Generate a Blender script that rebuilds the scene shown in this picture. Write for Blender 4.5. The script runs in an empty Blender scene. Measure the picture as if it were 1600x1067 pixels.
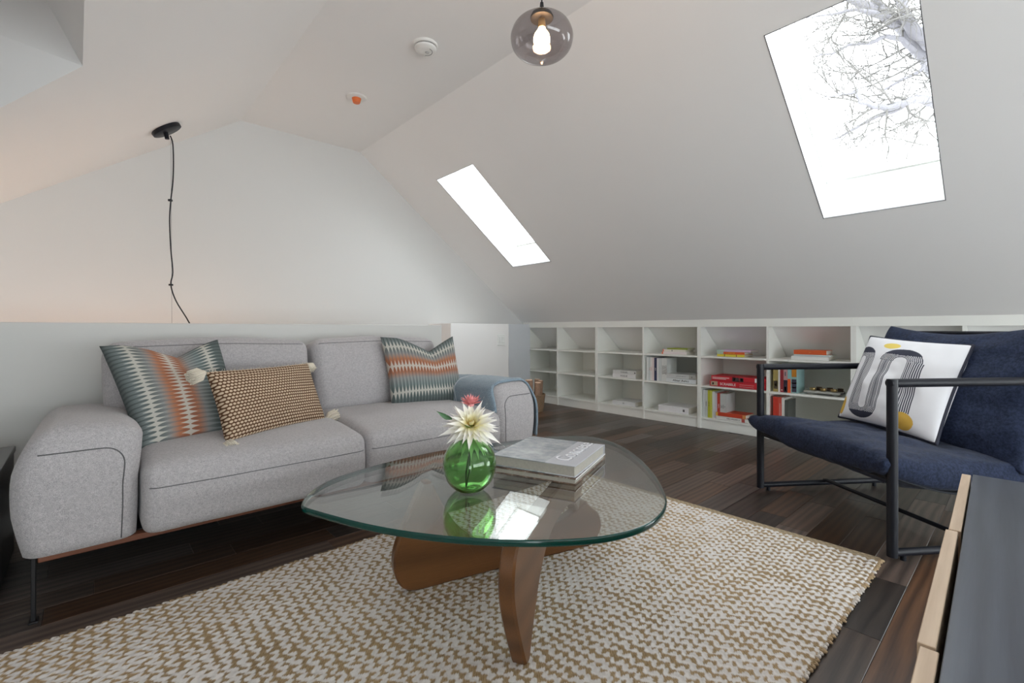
import bpy, math, random
import numpy as np
from mathutils import Vector, Matrix, noise as mn
random.seed(7); np.random.seed(7)
S = bpy.context.scene
COL = S.collection
# ------------------------------------------------------------------ camera, world, exposure
EYE = .95; YAW = math.radians(42.08); FPX = 731.0
FW = Vector((math.sin(YAW), math.cos(YAW), 0)); RT = Vector((math.cos(YAW), -math.sin(YAW), 0))
cam = bpy.data.cameras.new('camera'); cam.sensor_width = 36; cam.lens = 36*FPX/1600
cam.shift_y = -(533.5-515)/1600; cam.clip_start = .02; cam.clip_end = 200
co = bpy.data.objects.new('camera', cam); COL.objects.link(co)
co.location = (0, 0, EYE); co.rotation_euler = (math.pi/2, 0, -YAW); S.camera = co
W = bpy.data.worlds.new('overcast_sky'); S.world = W; W.use_nodes = True
bgn = W.node_tree.nodes['Background']; bgn.inputs[0].default_value = (.93, .965, 1, 1); bgn.inputs[1].default_value = 8.2
S.view_settings.view_transform = 'Standard'; S.view_settings.look = 'None'
S.view_settings.gamma = 1; S.view_settings.exposure = 0.16
try: S.view_settings.use_curve_mapping = False
except Exception: pass
cy = S.cycles
cy.use_denoising = True; cy.max_bounces = 14; cy.diffuse_bounces = 8; cy.transparent_max_bounces = 24; cy.transmission_bounces = 10
cy.sample_clamp_indirect = 6

def portal(name, c, x, y, sx, sy):
    """daylight portal filling a window opening; x, y: its in-plane axes, light goes along -(x cross y)"""
    l = bpy.data.lights.new(name, 'AREA'); l.shape = 'RECTANGLE'; l.size = sx; l.size_y = sy
    l.cycles.is_portal = True
    o = bpy.data.objects.new(name, l); COL.objects.link(o)
    x = Vector(x).normalized(); y = Vector(y).normalized(); z = x.cross(y).normalized(); y = z.cross(x)
    m = Matrix((x, y, z)).transposed().to_4x4(); m.translation = Vector(c); o.matrix_world = m

def at(px, py, t):
    k = (px-800)/FPX
    return Vector((0, 0, EYE)) + (FW + k*RT + Vector((0, 0, (515-py)/FPX)))*t

# ------------------------------------------------------------------ mesh helpers
class MB:
    def __init__(s): s.v = []; s.f = []
    def add(s, v, f, m=None):
        o = len(s.v)
        s.v += [tuple(m @ Vector(p)) if m is not None else tuple(p) for p in v]
        s.f += [tuple(i+o for i in q) for q in f]; return s
    def box(s, a, b, m=None, bev=0):
        x0, y0, z0 = a; x1, y1, z1 = b
        if bev <= 0:
            v = [(x0,y0,z0),(x1,y0,z0),(x1,y1,z0),(x0,y1,z0),(x0,y0,z1),(x1,y0,z1),(x1,y1,z1),(x0,y1,z1)]
            return s.add(v, [(0,3,2,1),(4,5,6,7),(0,1,5,4),(1,2,6,5),(2,3,7,6),(3,0,4,7)], m)
        e = bev; v = []; idx = {}
        c = ((x0+x1)/2, (y0+y1)/2, (z0+z1)/2); h = ((x1-x0)/2, (y1-y0)/2, (z1-z0)/2)
        for sx in (-1,1):
            for sy in (-1,1):
                for sz in (-1,1):
                    for ax in range(3):
                        sg = (sx, sy, sz)
                        idx[(sx,sy,sz,ax)] = len(v)
                        v.append(tuple(c[i]+sg[i]*(h[i]-(0 if i == ax else e)) for i in range(3)))
        f = []
        for ax in range(3):
            o1, o2 = [i for i in range(3) if i != ax]
            for sg in (-1, 1):
                q = []
                for a1, a2 in ((-1,-1),(1,-1),(1,1),(-1,1)):
                    k = [0,0,0]; k[ax] = sg; k[o1] = a1; k[o2] = a2; q.append(idx[(*k, ax)])
                f.append(tuple(q))
            for a1 in (-1,1):
                for a2 in (-1,1):
                    ks = []
                    for e_ in (-1,1):
                        k = [0,0,0]; k[ax] = e_; k[o1] = a1; k[o2] = a2; ks.append(tuple(k))
                    f.append((idx[(*ks[0],o1)], idx[(*ks[1],o1)], idx[(*ks[1],o2)], idx[(*ks[0],o2)]))
        for sx in (-1,1):
            for sy in (-1,1):
                for sz in (-1,1): f.append(tuple(idx[(sx,sy,sz,a_)] for a_ in range(3)))
        cc = Vector(c); ff = []
        for q in f:
            p = [Vector(v[i]) for i in q]; n = (p[1]-p[0]).cross(p[2]-p[0])
            ff.append(q if n.dot(sum(p, Vector())/len(p)-cc) > 0 else q[::-1])
        return s.add(v, ff, m)
    def tube(s, pts, r, n=10, caps=True, closed=False):
        pts = [Vector(p) for p in pts]; N = len(pts)
        rs = r if hasattr(r, '__len__') else [r]*N
        v = []; f = []; up = None
        for i, p in enumerate(pts):
            if closed: d = pts[(i+1) % N]-pts[i-1]
            else: d = pts[min(i+1, N-1)]-pts[max(i-1, 0)]
            d = d.normalized() if d.length > 1e-9 else Vector((0,0,1))
            if up is None:
                up = Vector((0,0,1)) if abs(d.z) < .9 else Vector((1,0,0))
            a = (up - d*up.dot(d))
            a = a.normalized() if a.length > 1e-6 else d.orthogonal().normalized()
            up = a; b = d.cross(a)
            for k in range(n):
                t = 2*math.pi*k/n; v.append(p + (a*math.cos(t)+b*math.sin(t))*rs[i])
        for i in range(N if closed else N-1):
            j = (i+1) % N
            for k in range(n):
                k2 = (k+1) % n; f.append((i*n+k, i*n+k2, j*n+k2, j*n+k))
        if caps and not closed: f.append(tuple(range(n))[::-1]); f.append(tuple((N-1)*n+k for k in range(n)))
        return s.add(v, f)
    def lathe(s, prof, n=32, m=None):
        v = []; f = []
        for r, z in prof:
            for k in range(n):
                t = 2*math.pi*k/n; v.append((r*math.cos(t), r*math.sin(t), z))
        for i in range(len(prof)-1):
            for k in range(n):
                k2 = (k+1) % n; f.append((i*n+k, i*n+k2, (i+1)*n+k2, (i+1)*n+k))
        if prof[0][0] > 1e-5: f.append(tuple(range(n))[::-1])
        if prof[-1][0] > 1e-5: f.append(tuple((len(prof)-1)*n+k for k in range(n)))
        return s.add(v, f, m)
    def prism(s, poly, z0, z1, m=None, bev=0):
        n = len(poly)
        if bev > 0:
            c = Vector((sum(p[0] for p in poly)/n, sum(p[1] for p in poly)/n))
            ins = []
            for i in range(n):
                p = Vector(poly[i]); a = Vector(poly[i-1]); b = Vector(poly[(i+1) % n])
                t = (b-a).normalized(); nn = Vector((-t.y, t.x))
                ins.append(tuple(p+nn*bev))
            lay = [(ins, z0), (poly, z0+bev), (poly, z1-bev), (ins, z1)]
        else: lay = [(poly, z0), (poly, z1)]
        v = []; f = []
        for P_, z in lay: v += [(p[0], p[1], z) for p in P_]
        L = len(lay)
        for i in range(L-1):
            for k in range(n):
                k2 = (k+1) % n; f.append((i*n+k, i*n+k2, (i+1)*n+k2, (i+1)*n+k))
        f.append(tuple(range(n))[::-1]); f.append(tuple((L-1)*n+k for k in range(n)))
        return s.add(v, f, m)
    def grid(s, fn, nu, nv, closed_u=False):
        v = [fn(i/nu, j/nv) for j in range(nv+1) for i in range(nu+1)]
        w = nu+1
        return s.add(v, [(j*w+i, j*w+i+1, (j+1)*w+i+1, (j+1)*w+i) for j in range(nv) for i in range(nu)])
    def mesh(s, name, mat=None, smooth=False):
        me = bpy.data.meshes.new(name); me.from_pydata([tuple(p) for p in s.v], [], s.f)
        if mat: me.materials.append(mat)
        if smooth:
            me.polygons.foreach_set('use_smooth', [True]*len(me.polygons))
            if smooth != 'all': me.set_sharp_from_angle(angle=math.radians(40))
        me.update(); return me
    def build(s, name, mat=None, parent=None, smooth=False, label=None, cat=None, group=None, kind=None):
        return link(name, s.mesh(name, mat, smooth), parent, label, cat, group, kind)
def link(name, me, parent=None, label=None, cat=None, group=None, kind=None, m=None):
    o = bpy.data.objects.new(name, me); COL.objects.link(o)
    if parent is not None: o.parent = parent
    if m is not None: o.matrix_basis = m
    for k, x in (('label', label), ('category', cat), ('group', group), ('kind', kind)):
        if x: o[k] = x
    return o
def thing(name, label, cat, loc=(0,0,0), group=None, m=None):
    o = link(name, None, None, label, cat, group); o.empty_display_size = .05
    if m is not None: o.matrix_basis = m
    else: o.location = loc
    return o
def frame(origin, x, y, z=None):
    x = Vector(x).normalized(); y = Vector(y); y = (y-x*y.dot(x)).normalized(); z = x.cross(y)
    m = Matrix((x, y, z)).transposed().to_4x4(); m.translation = Vector(origin); return m
def sb_surface(half, r, bulge=(0,0,0), warp=None, wr=0, seed=0):
    hx, hy, hz = half
    def fn(p):
        P = Vector((p.x*hx, p.y*hy, p.z*hz))
        q = Vector((max(-(hx-r), min(hx-r, P.x)), max(-(hy-r), min(hy-r, P.y)), max(-(hz-r), min(hz-r, P.z))))
        d = P-q
        dn = d.normalized() if d.length > 1e-9 else Vector((0,0,0))
        o = q + dn*r if d.length > 1e-9 else P.copy()
        o.x += bulge[0]*p.x*(1-p.y**2)*(1-p.z**2); o.y += bulge[1]*p.y*(1-p.x**2)*(1-p.z**2); o.z += bulge[2]*p.z*(1-p.x**2)*(1-p.y**2)
        if wr: o += dn*(mn.noise(Vector((o.x*4+seed, o.y*4, o.z*4)))*wr + mn.noise(Vector((o.x*11+seed, o.y*11, o.z*11)))*wr*.35)
        if warp: o = warp(o, p)
        return o
    return fn
def softbox(half, r, n=14, bulge=(0,0,0), warp=None, wr=0, seed=0):
    """rounded, crowned cushion body centred at 0"""
    mb = MB(); lut = {}; v = []; f = []
    surf = sb_surface(half, r, bulge, warp, wr, seed)
    us = [math.sin((i/n*2-1)*math.pi/2*.92)/math.sin(math.pi/2*.92) for i in range(n+1)]
    def vert(key):
        if key in lut: return lut[key]
        o = surf(Vector((us[key[0]], us[key[1]], us[key[2]])))
        lut[key] = len(v); v.append(tuple(o)); return lut[key]
    for ax in range(3):
        for side in (0, n):
            for i in range(n):
                for j in range(n):
                    q = []
                    for a_, b_ in ((0,0),(1,0),(1,1),(0,1)):
                        k = [0,0,0]; k[ax] = side; k[(ax+1) % 3] = i+a_; k[(ax+2) % 3] = j+b_; q.append(vert(tuple(k)))
                    f.append(tuple(q) if side == n else tuple(q[::-1]))
    return mb.add(v, f)
def pillow(C, thick, n=40, pinch=.05, chop=0, chopx=0, q=.42, wr=.004, seed=0, nrm=None, ear=.03):
    """C: corners BL, BR, TR, TL as seen from the front; returns MB and uv list; grid layer k=0 front, 1 back"""
    BL, BR, TR, TL = [Vector(c) for c in C]
    N = nrm or ((BR-BL).cross(TL-BL)).normalized()
    W_ = (BR-BL).length; H = (TL-BL).length
    v = []; f = []; uv = []
    for lay in (1, -1):
        for j in range(n+1):
            for i in range(n+1):
                u = math.sin((2*i/n-1)*math.pi/2); w = math.sin((2*j/n-1)*math.pi/2)
                u = .5*u+.5*(2*i/n-1); w = .5*w+.5*(2*j/n-1)
                uu = u*(1-pinch*(1-w*w)+ear*0); ww = w*(1-pinch*(1-u*u))
                if chop:
                    ww -= chop*max(0, 1-abs(u-chopx)/.85)**1.25*((w+1)/2)**2.2
                a = (uu+1)/2; b = (ww+1)/2
                P = (BL*(1-a)+BR*a)*(1-b)+(TL*(1-a)+TR*a)*b
                e = max(0, (1-u*u)*(1-w*w))
                th = thick/2*e**q
                if chop: th *= 1-.55*max(0, 1-abs(u-chopx)/.5)*((w+1)/2)**3
                k = mn.noise(Vector((u*2.2+seed, w*2.2, lay*1.5)))*wr*4*e + mn.noise(Vector((u*5+seed, w*5, lay)))*wr*1.2*e**.5
                v.append(tuple(P+N*lay*(th)+N*k)); uv.append(((u+1)/2, (w+1)/2))
    w_ = n+1; o = w_*w_
    for j in range(n):
        for i in range(n):
            a = j*w_+i; f.append((a, a+1, a+w_+1, a+w_)); f.append((o+a, o+a+w_, o+a+w_+1, o+a+1))
    mb = MB(); mb.v = v; mb.f = f
    return mb, uv
def weld(me):
    import bmesh
    bm = bmesh.new(); bm.from_mesh(me); bmesh.ops.remove_doubles(bm, verts=bm.verts, dist=1e-5); bm.to_mesh(me); bm.free()
def pillow_obj(name, mb, uv, mat, parent):
    me = mb.mesh(name, mat, 'all')
    l = me.uv_layers.new(name='UVMap'); dat = np.array(uv, dtype=np.float32)
    vi = np.empty(len(me.loops), dtype=np.int32); me.loops.foreach_get('vertex_index', vi)
    l.data.foreach_set('uv', dat[vi].ravel()); weld(me)
    return link(name, me, parent)
def text(s, size, mat, parent, m, name='title', ext=.0006, font_scale_x=1.0):
    cu = bpy.data.curves.new('t', 'FONT'); cu.body = s; cu.size = size; cu.extrude = ext; cu.align_x = 'CENTER'; cu.align_y = 'CENTER'
    cu.resolution_u = 3
    o = bpy.data.objects.new('t', cu); COL.objects.link(o)
    dg = bpy.context.evaluated_depsgraph_get(); me = bpy.data.meshes.new_from_object(o.evaluated_get(dg))
    bpy.data.objects.remove(o); me.name = name; me.materials.clear(); me.materials.append(mat)
    if font_scale_x != 1.0: me.transform(Matrix.Diagonal((font_scale_x, 1, 1, 1)))
    return link(name, me, parent, m=m)

# ------------------------------------------------------------------ material helpers
class N:
    def __init__(s, name):
        s.m = bpy.data.materials.new(name); s.m.use_nodes = True; s.t = s.m.node_tree
        s.b = s.t.nodes['Principled BSDF']; s.out = s.t.nodes['Material Output']
    def n(s, typ, **k):
        x = s.t.nodes.new(typ)
        for a, b in k.items(): setattr(x, a, b)
        return x
    def l(s, a, b): s.t.links.new(a, b)
    def val(s, sock, v):
        if isinstance(v, bpy.types.NodeSocket): s.l(v, sock)
        elif v is not None: sock.default_value = v
    def math(s, op, a, b=None, c=None, clamp=False):
        x = s.n('ShaderNodeMath', operation=op); x.use_clamp = clamp
        s.val(x.inputs[0], a); s.val(x.inputs[1], b); s.val(x.inputs[2], c); return x.outputs[0]
    def mix(s, fac, a, b):
        x = s.n('ShaderNodeMix', data_type='RGBA'); s.val(x.inputs[0], fac)
        s.val(x.inputs[6], a if isinstance(a, bpy.types.NodeSocket) else (*a, 1)); s.val(x.inputs[7], b if isinstance(b, bpy.types.NodeSocket) else (*b, 1)); return x.outputs[2]
    def coord(s, which='Object', scale=(1,1,1), rot=(0,0,0), loc=(0,0,0)):
        c = s.n('ShaderNodeTexCoord'); mp = s.n('ShaderNodeMapping'); s.l(c.outputs[which], mp.inputs[0])
        mp.inputs['Scale'].default_value = scale; mp.inputs['Rotation'].default_value = rot; mp.inputs['Location'].default_value = loc
        return mp.outputs[0]
    def noise(s, vec, scale, detail=3, rough=.5):
        x = s.n('ShaderNodeTexNoise'); x.inputs['Scale'].default_value = scale; x.inputs['Detail'].default_value = detail; x.inputs['Roughness'].default_value = rough
        if vec is not None: s.l(vec, x.inputs['Vector'])
        return x.outputs[0]
    def ramp(s, fac, stops, interp='LINEAR'):
        x = s.n('ShaderNodeValToRGB'); s.l(fac, x.inputs[0]); cr = x.color_ramp; cr.interpolation = interp
        while len(cr.elements) < len(stops): cr.elements.new(.5)
        for e, (p, c) in zip(cr.elements, stops): e.position = p; e.color = (*c, 1) if len(c) == 3 else c
        return x.outputs[0]
    def bump(s, h, strength=.3, dist=.002):
        x = s.n('ShaderNodeBump'); x.inputs['Strength'].default_value = strength; x.inputs['Distance'].default_value = dist
        s.l(h, x.inputs['Height']); s.l(x.outputs[0], s.b.inputs['Normal'])
    def set(s, color=None, rough=None, metal=None, **k):
        if color is not None: s.val(s.b.inputs['Base Color'], color if isinstance(color, bpy.types.NodeSocket) else (*color, 1))
        s.val(s.b.inputs['Roughness'], rough); s.val(s.b.inputs['Metallic'], metal)
        for a, b in k.items(): s.val(s.b.inputs[a.replace('_', ' ')], b)
        return s.m
def plain(name, col, rough=.5, metal=0, var=.06, scale=20, bump=.0, bscale=120, bdist=.001, **k):
    m = N(name); v = m.coord()
    f = m.noise(v, scale, 3)
    c = m.mix(f, tuple(x*(1-var) for x in col), tuple(min(1, x*(1+var)) for x in col))
    m.set(c, rough, metal, **k)
    if bump: m.bump(m.noise(v, bscale, 2), bump, bdist)
    return m.m
def woodmat(name, dark, light, along='X', rough=.4, scale=1.0, rnd=0, spec=.5, ring=9, coat=0):
    m = N(name); i = 'XYZ'.index(along)
    c = m.n('ShaderNodeTexCoord'); oi = m.n('ShaderNodeObjectInfo')
    off = m.n('ShaderNodeVectorMath', operation='MULTIPLY_ADD')
    off.inputs[1].default_value = (1,1,1)
    m.l(c.outputs['Object'], off.inputs[0])
    cv = m.n('ShaderNodeCombineXYZ')
    for k in range(3): m.l(m.math('MULTIPLY', oi.outputs['Random'], (37.0, 23.0, 11.0)[k]), cv.inputs[k])
    m.l(cv.outputs[0], off.inputs[2])
    mp = m.n('ShaderNodeMapping'); m.l(off.outputs[0], mp.inputs[0])
    sc = [scale*7]*3; sc[i] = scale*.8; mp.inputs['Scale'].default_value = sc
    w = m.n('ShaderNodeTexWave'); w.wave_type = 'BANDS'; w.bands_direction = 'Y' if along != 'Y' else 'X'
    w.inputs['Scale'].default_value = ring*.12; w.inputs['Distortion'].default_value = 9; w.inputs['Detail'].default_value = 3; w.inputs['Detail Scale'].default_value = .8
    m.l(mp.outputs[0], w.inputs[0])
    mp2 = m.n('ShaderNodeMapping'); m.l(off.outputs[0], mp2.inputs[0]); s2 = [scale*160]*3; s2[i] = scale*7; mp2.inputs['Scale'].default_value = s2
    fine = m.noise(mp2.outputs[0], 1, 3, .6)
    f = m.math('ADD', m.math('MULTIPLY', w.outputs[1], .45), m.math('MULTIPLY', fine, .6), clamp=True)
    col = m.mix(f, dark, light)
    if rnd:
        hv = m.n('ShaderNodeHueSaturation'); m.l(col, hv.inputs['Color'])
        m.l(m.math('MULTIPLY_ADD', oi.outputs['Random'], rnd, 1-rnd*.45), hv.inputs['Value'])
        r2 = m.math('FRACT', m.math('MULTIPLY', oi.outputs['Random'], 7.31))
        m.l(m.math('MULTIPLY_ADD', r2, .9, .45), hv.inputs['Saturation']); col = hv.outputs[0]
    m.set(col, rough, 0); m.b.inputs['Specular IOR Level'].default_value = spec; m.b.inputs['Coat Weight'].default_value = coat; m.b.inputs['Coat Roughness'].default_value = .15
    m.bump(f, .25, .0008); return m.m
def glassmat(name, tint, rough=0.0, f0=.04, boost=1.0):
    """thin clear glass: view-angle (Schlick) mix of mirror and tinted see-through"""
    m = N(name); t = m.t
    g = m.n('ShaderNodeNewGeometry'); d = m.n('ShaderNodeVectorMath', operation='DOT_PRODUCT')
    m.l(g.outputs['Normal'], d.inputs[0]); m.l(g.outputs['Incoming'], d.inputs[1])
    c = m.math('ABSOLUTE', d.outputs['Value']); p = m.math('POWER', m.math('SUBTRACT', 1.0, c, clamp=True), 5.0)
    F = m.math('MULTIPLY_ADD', p, (1-f0)*boost, f0, clamp=True)
    tr = m.n('ShaderNodeBsdfTransparent'); tr.inputs[0].default_value = (*tint, 1)
    gl = m.n('ShaderNodeBsdfGlossy'); gl.inputs['Roughness'].default_value = rough
    mx = m.n('ShaderNodeMixShader'); m.l(F, mx.inputs[0]); m.l(tr.outputs[0], mx.inputs[1]); m.l(gl.outputs[0], mx.inputs[2])
    m.l(mx.outputs[0], m.out.inputs[0]); t.nodes.remove(m.b); return m.m
def emit(name, col, st):
    m = N(name); m.set((0,0,0), .5); m.b.inputs['Emission Color'].default_value = (*col, 1); m.b.inputs['Emission Strength'].default_value = st; return m.m

PAINT = plain('white_wall_paint', (.68,.68,.67), .62, var=.012, scale=2.5, bump=.05, bscale=500, bdist=.0005)
HALFP = plain('shaded_wall_paint', (.63,.63,.61), .62, var=.012, scale=2.5)  # wall paint darkened: the half wall's local shade is put into the colour
CEILP = plain('white_ceiling_paint', (.865,.86,.855), .7, var=.012, scale=2, bump=.04, bscale=400, bdist=.0005)
TRIMW = plain('white_lacquer', (.80,.81,.79), .35, var=.02, scale=5)
SHELFW = plain('white_shelf_melamine', (.87,.88,.84), .38, var=.02, scale=5)
PANE = glassmat('window_pane_glass', (.97,.985,.98), 0, .04)
BLACKM = plain('black_powder_coat', (.007,.008,.013), .45, var=.2, scale=60, Specular_IOR_Level=.32)
DARKM = plain('dark_metal', (.01,.01,.012), .4, var=.2)
STEEL = plain('brushed_steel', (.55,.55,.55), .3, 1)
FLOORW = woodmat('dark_stained_oak', (.014,.009,.008), (.115,.070,.048), 'X', .36, 1.0, rnd=1.25, spec=.42, ring=10)
WALNUT = woodmat('walnut', (.080,.032,.010), (.215,.092,.032), 'X', .30, 1.6, spec=.5, ring=2)
BEAM = woodmat('reddish_walnut_rail', (.10,.03,.014), (.24,.085,.04), 'X', .4, 1.3)
BLACKWOOD = woodmat('black_stained_ash', (.020,.025,.040), (.060,.072,.100), 'X', .30, 1.1, spec=.6, ring=9)
PALEWOOD = woodmat('pale_ash', (.50,.36,.24), (.72,.56,.41), 'X', .5, 1.2)
BLACKLAM = plain('black_laminate', (.010,.010,.012), .35, var=.1)

# ------------------------------------------------------------------ SETTING
YG = 4.647; XK = 4.384; XL = -1.32; YB = -3.3
zr = lambda x: 2.787-.7565*(x-2.08)
zl = lambda x: 2.787+.6906*(x-.985)
# floor (base slab with stair opening)
fb = MB()
for x0, x1, y0, y1 in ((XL-.1, 4.95, YB-.1, 3.3), (2.1, 4.95, 3.3, YG+.1)): fb.box((x0, y0, -.2), (x1, y1, -.013))
FLOORB = plain('dark_floor_joint', (.012,.009,.008), .6)
floor = fb.build('floor', FLOORB, kind='structure')
PW = .13
pl_mesh = {}
def plank_mesh(L):
    if L not in pl_mesh:
        b = MB().box((0, 0, -.0135), (L-.0012, PW-.0012, 0), bev=.0009); pl_mesh[L] = b.mesh('plank', FLOORW)
    return pl_mesh[L]
rest = MB()
def row(y, xa, xb, single=True):
    x = xa - random.random()*.8
    while x < xb:
        L = random.choice((.45, .6, .75, .95, 1.2))
        if x < xa:
            if x+L < xa+.1: x += L; continue
        if x+L > 4.6: L2 = L
        if single:
            o = link('plank', plank_mesh(L), floor); o.location = (x, y, 0)
        else: rest.box((x, y, -.0135), (x+L-.0012, y+PW-.0012, 0))
        x += L
y = 3.165-PW*27
for i in range(28): row(y+i*PW, -.75, 4.3)
for i in range(28, 39): row(y+i*PW, 2.5, 4.3)
for i in range(-23, 0): row(y+i*PW, XL, 4.3, False)
for i in range(19, 28): rest.box((XL, y+i*PW, -.0135), (-1.25, y+(i+1)*PW-.0012, 0))
rest.build('plank', FLOORW, floor, kind='stuff')

# gable wall (plane y = YG)
g = MB()
prof = [(XL-.1, -2.7), (XK+.52, -2.7), (XK+.52, .66), (2.08, 2.787), (.985, 2.787), (XL-.1, zl(XL-.1))]
g.add([(x, YG, z) for x, z in prof]+[(x, YG+.12, z) for x, z in prof], [(0,1,2,3,4,5), (11,10,9,8,7,6)]+[(i, (i+1) % 6, (i+1) % 6+6, i+6) for i in range(6)])
g.build('wall_far', PAINT, kind='structure')
LY0, LY1, LZ0, LZ1 = -3.0, -1.5, .12, 1.12
lw = MB()
for a, b in (((XL-.12, YB-.1, -2.7), (XL, LY0, 1.25)), ((XL-.12, LY1, -2.7), (XL, YG+.12, zl(XL)+.02)), ((XL-.12, LY0, -2.7), (XL, LY1, LZ0)), ((XL-.12, LY0, LZ1), (XL, LY1, 1.25))): lw.box(a, b)
lw.build('wall_left', PAINT, kind='structure')
w3 = MB().box((XL-.1, LY0, LZ0), (XL-.04, LY1, LZ0+.04)).box((XL-.1, LY0, LZ1-.04), (XL-.04, LY1, LZ1)).box((XL-.1, LY0, LZ0), (XL-.04, LY0+.04, LZ1)).box((XL-.1, LY1-.04, LZ0), (XL-.04, LY1, LZ1)).box((XL-.1, -2.27, LZ0), (XL-.04, -2.23, LZ1)).build('window_3', TRIMW, kind='structure')  # invented left window, added only to bring in daylight
MB().box((XL-.075, LY0, LZ0), (XL-.07, LY1, LZ1)).build('pane', PANE, w3)
portal('daylight_portal', (XL-.11, (LY0+LY1)/2, (LZ0+LZ1)/2), (0,-1,0), (0,0,1), LY1-LY0, LZ1-LZ0)
MB().box((4.89, -.34, -.1), (5.0, YG+.1, .68)).box((XK+.05, -.36, 0), (4.9, -.32, 1.0)).build('wall_right', PAINT, kind='structure')
KY0, KY1, KZ0, KZ1 = -3.15, -.42, .08, .98
kw = MB()
for a, b in (((XK, YB, 0), (XK+.05, KY0, 1.06)), ((XK, KY1, 0), (XK+.05, -.32, 1.06)), ((XK, KY0, 0), (XK+.05, KY1, KZ0)), ((XK, KY0, KZ1), (XK+.05, KY1, 1.06))): kw.box(a, b)
kw.build('wall_knee', PAINT, kind='structure')
w5 = MB().box((XK, KY0, KZ0), (XK+.05, KY0+.04, KZ1)).box((XK, KY1-.04, KZ0), (XK+.05, KY1, KZ1)).box((XK, KY0, KZ0), (XK+.05, KY1, KZ0+.04)).box((XK, KY0, KZ1-.04), (XK+.05, KY1, KZ1)).build('window_5', TRIMW, kind='structure')  # invented knee-wall window, added to throw daylight up at the left slope
MB().box((XK+.02, KY0, KZ0), (XK+.025, KY1, KZ1)).build('pane', PANE, w5)
portal('daylight_portal', (XK+.06, (KY0+KY1)/2, (KZ0+KZ1)/2), (0,1,0), (0,0,1), KY1-KY0, KZ1-KZ0)
MB().box((XL-.1, YB, -2.75), (5, YG+.1, -2.65)).build('floor_downstairs', PALEWOOD, kind='structure')
MB().box((XL, 3.19, -2.7), (2.12, 3.20, 0)).build('wall_stairwell', PAINT, kind='structure')
# half wall behind the sofa and the low block beside the stair
MB().box((XL, 3.20, -.3), (2.12, 3.31, .986), bev=.003).build('wall_half', HALFP, kind='structure')
blk = MB().box((2.90, 4.20, 0), (3.74, YG+.02, 1.018), bev=.003)
blk.build('wall_stair', plain('lit_wall_paint', (.83,.82,.81), .6, var=.01, scale=3), kind='structure')  # wall paint lightened: the block's brighter lighting is put into the colour
MB().box((3.74, 4.50, 0), (XK+.01, YG+.02, 1.022), bev=.003).build('wall_niche', plain('blue_lit_white_paint', (.72,.75,.79), .5, var=.02), kind='structure')  # bluish cast of the light is painted into this white
# back wall behind the camera, with an invented wide window to let daylight in
bw = MB(); OX0, OX1, OZ0, OZ1 = -.9, 3.3, .10, 1.60
for a, b in (((XL-.1, YB-.12, -.2), (OX0, YB, 3)), ((OX1, YB-.12, -.2), (5, YB, 3)), ((OX0, YB-.12, -.2), (OX1, YB, OZ0)), ((OX0, YB-.12, OZ1), (OX1, YB, 3))): bw.box(a, b)
bw.build('wall_back', PAINT, kind='structure')
w4 = MB().box((OX0, YB-.1, OZ0), (OX0+.06, YB-.04, OZ1)).box((OX1-.06, YB-.1, OZ0), (OX1, YB-.04, OZ1)).box((OX0, YB-.1, OZ0), (OX1, YB-.04, OZ0+.06)).box((OX0, YB-.1, OZ1-.06), (OX1, YB-.04, OZ1)).box((1.17, YB-.1, OZ0), (1.23, YB-.04, OZ1)).build('window_4', TRIMW, kind='structure')
MB().box((OX0, YB-.075, OZ0), (OX1, YB-.07, OZ1)).build('pane', PANE, w4)
portal('daylight_portal', ((OX0+OX1)/2, YB-.11, (OZ0+OZ1)/2), (1,0,0), (0,0,1), OX1-OX0, OZ1-OZ0)

# ceiling: left slope, flat strip, right slope with skylight openings
SK = [(2.537, 3.553, .315, .905), (2.548, 3.570, 3.347, 3.940)]
c = MB()
xs = [2.08, 2.537, 2.548, 3.553, 3.570, 4.9]; ys = [YB, .315, .905, 3.347, 3.940, YG+.05]
def inhole(x, y):
    for a, b, p, q in SK:
        if a-1e-4 < x < b+1e-4 and p < y < q: return True
def slopeq(x0, x1, y0, y1): c.add([(x0,y0,zr(x0)), (x0,y1,zr(x0)), (x1,y1,zr(x1)), (x1,y0,zr(x1))], [(0,1,2,3)])
for (y0, y1, h) in ((YB, .315, None), (.315, .905, SK[0]), (.905, 3.347, None), (3.347, 3.940, SK[1]), (3.940, YG+.05, None)):
    if h is None and y0 == YB: slopeq(2.08, 4.95, -.34, y1); slopeq(2.08, XK+.05, YB, -.34)
    elif h is None: slopeq(2.08, 4.95, y0, y1)
    else: slopeq(2.08, h[0], y0, y1); slopeq(h[1], 4.95, y0, y1)
c.add([(.985,YB,2.787), (.985,YG+.05,2.787), (2.08,YG+.05,2.787), (2.08,YB,2.787)], [(0,1,2,3)])
DA = [Vector((-.022, 2.75, 0)), Vector((-.78, 3.42, 0)), Vector((-.78, 1.0, 0)), Vector((-.005, 1.65, 0))]
for p in DA: p.z = zl(p.x)
O = [Vector((.985, YG+.05, 2.787)), Vector((XL-.1, YG+.05, zl(XL-.1))), Vector((XL-.1, YB, zl(XL-.1))), Vector((.985, YB, 2.787))]
for i in range(4):
    j = (i+1) % 4; c.add([O[i], O[j], DA[j], DA[i]], [(0,1,2,3)])
ceiling = c.build('ceiling', CEILP, kind='structure')

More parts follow.
